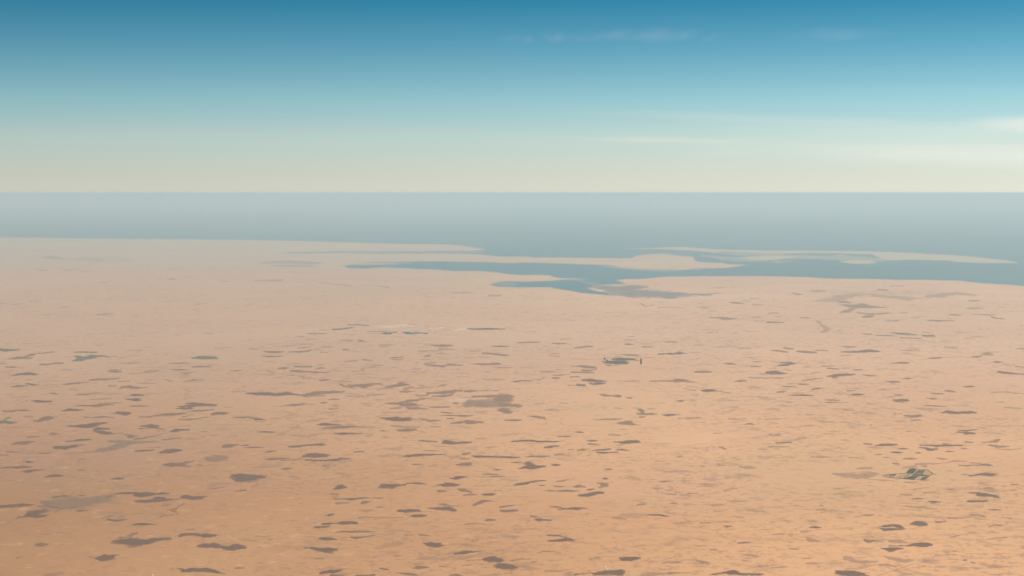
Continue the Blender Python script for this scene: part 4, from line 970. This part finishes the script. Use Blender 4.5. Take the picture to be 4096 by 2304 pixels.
pl = root_at('tree_plantation', 2485, 1447)
tag(pl, 'dark rectangular tree plantation with two upright tree rows, centre', 'plantation')
M_PLANT = cover_mat('plantation_trees', (0.055, 0.052, 0.036), (0.085, 0.072, 0.05), 140, 0.5)
M_GROVE = plain_mat('planted_grove', (0.075, 0.070, 0.045), (0.13, 0.105, 0.068), 130)
for k, q in enumerate(['720,305,22 900,285,44 1150,300,62 1400,302,60 1600,300,50 1780,330,24 1890,348,8', '450,410,50 700,420,72 1000,425,80 1250,430,74 1400,420,40', '520,540,22 620,550,34 690,562,14', '820,535,14 920,540,18 1000,530,10']):
    limbs = [[(2380 + x * PS, 1410 + y * PS, h * PS) for x, y, h in nums(q)]]
    v, f, a, _, _ = build_patch(limbs, (0.95, 0.98, 0.6, 0.5)[k], 1950 + k * 7, 5.0, 0.0, 1.2, 0.45)
    v[:, 0] -= pl.location[0]
    v[:, 1] -= pl.location[1]
    mesh_obj('tree_block', v, f, M_PLANT, pl, attr=a)
for s, w in [('412,225 412,312', 95), ('412,312 520,316', 60), ('510,316 512,470', 85), ('1978,262 1976,410 1968,512', 90), ('340,474 420,462 560,462 1000,478 1480,494', 75), ('430,222 640,236 900,236 1150,232', 70)]:
    strip_part('tree_row', pp(s), w, M_TREES, pl, 8.0, 0.02)

# ------------------------------------------------------------------ town ponds, palm strip, buildings
TS = 760 / 2576.0


def tpx(s):
    return [(1300 + x * TS, 1270 + y * TS) for x, y in nums(s)]


for k, (s, lab) in enumerate([('780,210,6 830,213,14 885,214,9 / 885,200,6 950,200,5', 'leftmost dark blue pond below the pale far town'), ('1060,205,6 1120,210,15 1190,216,6', 'oval middle dark blue pond below the pale far town'),
                              ('1215,208,6 1280,208,8 1380,214,5', 'thin rightmost dark blue pond below the pale far town')]):
    limbs = [[(1300 + x * TS, 1270 + y * TS, h * TS) for x, y, h in nums(q)] for q in s.split('/')]
    v, f, a, _, _ = build_patch(limbs, 1.0, 1300 + k * 5, 0.3, LAND_Z + 0.8)
    tag(mesh_obj('pond', v, f, M_POND), lab, 'pond', 'ponds below the far town')
for s, lab in [('1945,152,8 2050,156,10 2180,156,10 2300,152,9 2430,156,9', 'long walled date grove right of the far town')]:
    limbs = [[(1300 + x * TS, 1270 + y * TS, h * TS) for x, y, h in nums(s)]]
    v, f, a, _, _ = build_patch(limbs, 1.0, 1400, 7.0)
    tag(mesh_obj('date_grove', v, f, M_GROVE, smooth=False), lab, 'grove')


def house(x, y, w, d, h, rot, roof, name, label, cat, group=None, parts=True, roofmat=None):
    gx, gy = ground(x, y)
    r = empty(name, (float(gx), float(gy), LAND_Z))
    r.rotation_euler = (0, 0, rot)
    a, b = w / 2, d / 2
    wv = [(-a, -b, 0), (a, -b, 0), (a, b, 0), (-a, b, 0), (-a, -b, h), (a, -b, h), (a, b, h), (-a, b, h)]
    wf = [(0, 1, 5, 4), (1, 2, 6, 5), (2, 3, 7, 6), (3, 0, 4, 7)]
    if roof == 'gable':
        wv += [(-a, 0, h + d * 0.25), (a, 0, h + d * 0.25)]
        wf += [(3, 7, 8, 4, 0)[1:4], (5, 9, 6)]
        e = 0.6
        rv = [(-a - e, -b - e, h - 0.1), (a + e, -b - e, h - 0.1), (a + e, 0, h + d * 0.25 + 0.4), (-a - e, 0, h + d * 0.25 + 0.4), (a + e, b + e, h - 0.1), (-a - e, b + e, h - 0.1)]
        rf = [(0, 1, 2, 3), (3, 2, 4, 5)]
        mesh_obj('wall', wv, wf, M_WHITE, r, smooth=False)
        mesh_obj('roof', rv, rf, roofmat or M_ROOF, r, smooth=False)
    else:
        mesh_obj('wall', wv, wf, M_WHITE, r, smooth=False)
        t, p = 0.5, 1.1
        rv = [(-a + t, -b + t, h - 0.3), (a - t, -b + t, h - 0.3), (a - t, b - t, h - 0.3), (-a + t, b - t, h - 0.3)]
        k = w * 0.18
        rv += [(-k, -k, h - 0.3), (k, -k, h - 0.3), (k, k, h - 0.3), (-k, k, h - 0.3), (-k, -k, h + 2.4), (k, -k, h + 2.4), (k, k, h + 2.4), (-k, k, h + 2.4)]
        rf = [(0, 1, 2, 3), (4, 5, 9, 8), (5, 6, 10, 9), (6, 7, 11, 10), (7, 4, 8, 11), (8, 9, 10, 11)]
        mesh_obj('roof', rv, rf, roofmat or M_ROOF, r, smooth=False)
    tag(r, label, cat, group)
    return r


SS = 180 / 2576.0


def spx(x, y):
    return 2360 + x * SS, 2230 + y * SS


house(*spx(890, 540), 52, 24, 7, 0.9, 'gable', 'farm_shed', 'uppermost of the white sheds above the ragged patch at the bottom', 'shed')
house(*spx(985, 686), 60, 18, 7, 0.95, 'gable', 'farm_shed', 'slanting middle one of the white sheds at the bottom edge', 'shed')
house(*spx(940, 740), 52, 18, 7, -0.5, 'gable', 'farm_shed', 'lowest white shed, touching the ragged dark patch at the bottom', 'shed')
house(*spx(845, 722), 12, 10, 5, 0.2, 'flat', 'hut', 'tiny white hut left of the lowest white shed', 'hut')
house(*spx(1110, 688), 14, 10, 5, 0.6, 'flat', 'hut', 'tiny pale hut right of the white sheds', 'hut')
house(1277.6, 2078.3, 44, 30, 8, 0.15, 'flat', 'house', 'lone white house in open sand, left of the dark patches', 'house')
house(3823, 2245.5, 34, 30, 9, 0.4, 'flat', 'house', 'bright white house left of the blue-roofed shed, lower right', 'house')
house(3861, 2241.5, 84, 34, 9, 0.12, 'gable', 'shed', 'dark blue-roofed shed near the lower right corner', 'shed', roofmat=M_BLUE)
house(790, 2240, 22, 12, 6, 0.9, 'gable', 'hut', 'tiny white hut above the dark patch, bottom left', 'hut')
house(610, 2301, 40, 24, 8, 1.0, 'gable', 'shed', 'white shed cut off by the bottom edge, left', 'shed')
house(2419, 1447.8, 120, 70, 10, 0.0, 'flat', 'villa', 'pale villa at the left end of the tree plantation', 'house')
house(2559, 1456, 90, 70, 10, 0.0, 'flat', 'villa', 'white villa below the right tree row of the plantation', 'house')

VS = 440 / 2576.0
vil = nums('797,322 752,382 762,362 1000,345 1022,348 1050,345 1082,346 942,392 962,372 985,402 1075,378 1012,412 870,330 905,318 930,345 890,352 1100,300 1060,318 840,352 820,340 1030,372 1110,330 700,372')
for k, (x, y) in enumerate(vil):
    house(1680 + x * VS, 1540 + y * VS, 26 + 14 * _h1(k), 20 + 10 * _h1(k + 9), 7, _h1(k + 3) * 1.5, 'flat', 'village_house', 'small pale flat-roofed house in the white village at centre', 'house', 'houses of the white village')
for k, (x, y) in enumerate(nums('288,462 300,458 376,462 385,456 425,460')):
    house(1680 + x * VS, 1540 + y * VS, 26, 20, 7, _h1(k + 3) * 1.5, 'flat', 'roadside_house', 'small pale house in the short row left of the white village', 'house', 'houses in the row left of the village')
limbs = [[(1680 + x * VS, 1540 + y * VS, h * VS) for x, y, h in nums('798,426,6 830,430,7 860,428,4 900,422,3')]]
v, f, a, _, _ = build_patch(limbs, 1.0, 1500, 6.0, ddx=1.2, ddy=0.4)
tag(mesh_obj('date_grove', v, f, M_TREES, smooth=False), 'short dark clump of palms below the white village', 'grove')

tr = random.Random(8)
tw = []
for cx0, cy0, rx, ry, n in [(1010, 122, 190, 26, 64), (1510, 146, 60, 14, 14), (1600, 128, 40, 5, 8), (1850, 148, 50, 16, 16), (1770, 180, 50, 4, 7)]:
    for _ in range(n):
        a, r = tr.uniform(0, 6.28), tr.random() ** 0.6
        tw.append((cx0 + rx * r * math.cos(a), cy0 + ry * r * math.sin(a)))
tw += [(890, 156), (885, 155)]
for k, (x, y) in enumerate(tw):
    house(1300 + x * TS, 1270 + y * TS, 40 + 45 * _h1(k * 2), 30 + 30 * _h1(k * 2 + 1), 8 + 8 * _h1(k + 77), _h1(k + 5) * 1.5, 'flat', 'town_house', 'tiny pale block in the far town, hardly bigger than a speck', 'house', 'houses of the pale far town')

# spoil heaps
CSC = 140 / 2576.0
for s, lab in [('885,525 940,540 985,510 1040,480 1095,492', 'bright zigzag spoil heap, the left one of three'), ('1050,575 1110,598 1165,632', 'short bright spoil heap between the other two'), ('1230,535 1300,560 1400,600 1460,635', 'straight bright spoil heap, the right one of three')]:
    o = strip('spoil_heap', [(3420 + x * CSC, 1670 + y * CSC) for x, y in nums(s)], 48, LAND_Z, M_SPOIL, dome=6.0, step=1.2, label=lab)
    tag(o, lab, 'spoil heap', 'spoil heaps beside the pale track')
limbs = [[(3420 + x * CSC, 1670 + y * CSC, h * CSC) for x, y, h in nums('1110,500,25 1170,540,40 1200,580,30')]]
v, f, a, _, _ = build_patch(limbs, 0.6, 1600, 2.0, ddx=1.0, ddy=0.4)
tag(mesh_obj('pit', v, f, M_RED, attr=a), 'small brown patch of dug soil between the bright spoil heaps', 'pit')


# ------------------------------------------------------------------ clouds, high above the dust
def cloud_mat(name, dens, sx, sy, sz, seed, lo=0.42, hi=0.66):
    m = bpy.data.materials.new(name)
    m.use_nodes = True
    n, l = m.node_tree.nodes, m.node_tree.links
    for q in list(n):
        n.remove(q)
    out = n.new('ShaderNodeOutputMaterial')
    v = n.new('ShaderNodeVolumePrincipled')
    v.inputs['Color'].default_value = (1.0, 0.93, 0.86, 1)
    v.inputs['Anisotropy'].default_value = 0.3
    l.new(v.outputs[0], out.inputs['Volume'])
    tcn = n.new('ShaderNodeTexCoord')
    mp = n.new('ShaderNodeMapping')
    mp.inputs['Location'].default_value = (seed, seed * 0.7, 0)
    mp.inputs['Scale'].default_value = (sx, sy, sz)
    l.new(tcn.outputs['Object'], mp.inputs['Vector'])
    t = n.new('ShaderNodeTexNoise')
    t.inputs['Scale'].default_value = 1
    t.inputs['Detail'].default_value = 3
    l.new(mp.outputs[0], t.inputs['Vector'])
    r = n.new('ShaderNodeMapRange')
    r.interpolation_type = 'SMOOTHSTEP'
    r.inputs['From Min'].default_value = lo
    r.inputs['From Max'].default_value = hi
    l.new(t.outputs['Fac'], r.inputs['Value'])
    ln = n.new('ShaderNodeVectorMath')
    ln.operation = 'LENGTH'
    l.new(tcn.outputs['Object'], ln.inputs[0])
    e = n.new('ShaderNodeMapRange')
    e.interpolation_type = 'SMOOTHSTEP'
    e.inputs['From Min'].default_value = 1.0
    e.inputs['From Max'].default_value = 0.1
    l.new(ln.outputs['Value'], e.inputs['Value'])
    p = n.new('ShaderNodeMath')
    p.operation = 'MULTIPLY'
    l.new(r.outputs[0], p.inputs[0])
    l.new(e.outputs[0], p.inputs[1])
    p2 = n.new('ShaderNodeMath')
    p2.operation = 'MULTIPLY'
    l.new(p.outputs[0], p2.inputs[0])
    p2.inputs[1].default_value = dens
    l.new(p2.outputs[0], v.inputs['Density'])
    return m


def sphere_mesh():
    vs, fs = [(0, 0, 1)], []
    R_, C_ = 12, 24
    for i in range(1, R_):
        th = math.pi * i / R_
        for k in range(C_):
            ph = 2 * math.pi * k / C_
            vs.append((math.sin(th) * math.cos(ph), math.sin(th) * math.sin(ph), math.cos(th)))
    vs.append((0, 0, -1))
    for k in range(C_):
        fs.append((0, 1 + k, 1 + (k + 1) % C_))
        b = 1 + (R_ - 2) * C_
        fs.append((len(vs) - 1, b + (k + 1) % C_, b + k))
    for i in range(R_ - 2):
        for k in range(C_):
            a = 1 + i * C_
            fs.append((a + k, a + C_ + k, a + C_ + (k + 1) % C_, a + (k + 1) % C_))
    return vs, fs


def cloud(x, y, dist, half_w, half_h, depth, roll, tau, seed, label, noise=(2.2, 1.5, 0.8), lo=0.40, hi=0.66):
    """x, y, half sizes in photograph pixels at the given distance (m)"""
    u, v_ = (x - 2048) / FPX, (1152 - y) / FPX
    d = Vector((u, CP + v_ * SP, -SP + v_ * CP))
    pos = Vector((0, 0, ALT)) + d * dist
    vs, fs = sphere_mesh()
    o = mesh_obj('cirrus_cloud', vs, fs, cloud_mat('cirrus_%d' % seed, tau / (depth * 1.2), *noise, seed, lo, hi))
    o.location = pos
    o.scale = (half_w / FPX * dist, depth, half_h / FPX * dist)
    o.rotation_euler = (0, roll, 0)
    tag(o, label, 'cloud', 'thin cirrus clouds above the haze')


K = 2048 / 2576.0
for i, (x, y, hw, hh, tau, lab) in enumerate([(0, 192, 110, 26, 0.10, 'leftmost faint cloud tuft of the row high in the sky'), (85, 198, 60, 30, 0.12, 'second faint cloud tuft from the left, high in the sky'),
                                              (215, 186, 100, 34, 0.16, 'third faint cloud tuft from the left, high in the sky'), (370, 186, 170, 26, 0.10, 'fourth, flattest cloud tuft of the high row'),
                                              (560, 177, 190, 34, 0.22, 'fifth cloud tuft of the high row, wide and brighter'), (740, 176, 190, 48, 0.20, 'sixth and largest cloud tuft of the high row'),
                                              (885, 175, 80, 32, 0.16, 'seventh, small round cloud tuft of the high row'), (1000, 185, 80, 28, 0.10, 'rightmost small cloud tuft of the close-set high row'),
                                              (1620, 174, 360, 44, 0.14, 'faint wide veil of cloud standing alone high on the right')]):
    cloud(2048 + x * K, y * K, 70000, hw * K, hh * K, 2500, 0.0, tau * 0.65, i + 1, lab, (1.6, 1.0, 1.0), 0.22, 0.70)
cloud(2048 + 1250 * K, 596 * K, 150000, 1400 * K, 30 * K, 9000, 0.035, 0.20, 21, 'long thin upper streak of cloud slanting down to the right', (2.2, 1.2, 0.5), 0.10, 0.70)
cloud(2048 + 2050 * K, 655 * K, 160000, 1700 * K, 62 * K, 9000, 0.02, 0.20, 22, 'broad faint sheet of cloud under the upper streak', (1.6, 1.0, 0.5), 0.05, 0.70)
cloud(2048 + 800 * K, 706 * K, 170000, 620 * K, 20 * K, 8000, 0.02, 0.42, 23, 'narrow bright streak of cloud right of centre', (1.6, 1.0, 0.4), 0.10, 0.62)
cloud(2048 + 2350 * K, 772 * K, 180000, 2000 * K, 100 * K, 12000, 0.025, 0.80, 24, 'broad cream cloud bank low over the horizon on the right', (1.2, 0.8, 0.5), 0.05, 0.70)
cloud(2048 + 2720 * K, 630 * K, 140000, 560 * K, 60 * K, 7000, 0.03, 0.90, 25, 'pale bright cloud cut by the right edge', (1.0, 0.8, 0.4), 0.05, 0.62)

# ------------------------------------------------------------------ haze: dusty air below the flying height
hm_ = bpy.data.materials.new('dusty_air')
hm_.use_nodes = True
hn, hl = hm_.node_tree.nodes, hm_.node_tree.links
for q in list(hn):
    hn.remove(q)
ho = hn.new('ShaderNodeOutputMaterial')
hv = hn.new('ShaderNodeVolumePrincipled')
hv.inputs['Color'].default_value = (0.60, 0.735, 0.775, 1)
hv.inputs['Density'].default_value = 3.8e-6
hv.inputs['Anisotropy'].default_value = 0.12
hl.new(hv.outputs[0], ho.inputs['Volume'])
HB, HT, HX = -40.0, ALT + 60.0, SEA_R * 1.02
bv = [(-HX, -HX, HB), (HX, -HX, HB), (HX, HX, HB), (-HX, HX, HB), (-HX, -HX, HT), (HX, -HX, HT), (HX, HX, HT), (-HX, HX, HT)]
bf = [(3, 2, 1, 0), (4, 5, 6, 7), (0, 1, 5, 4), (1, 2, 6, 5), (2, 3, 7, 6), (3, 0, 4, 7)]
tag(mesh_obj('haze', bv, bf, hm_, smooth=False), 'pale dusty haze over desert and sea', kind='stuff')
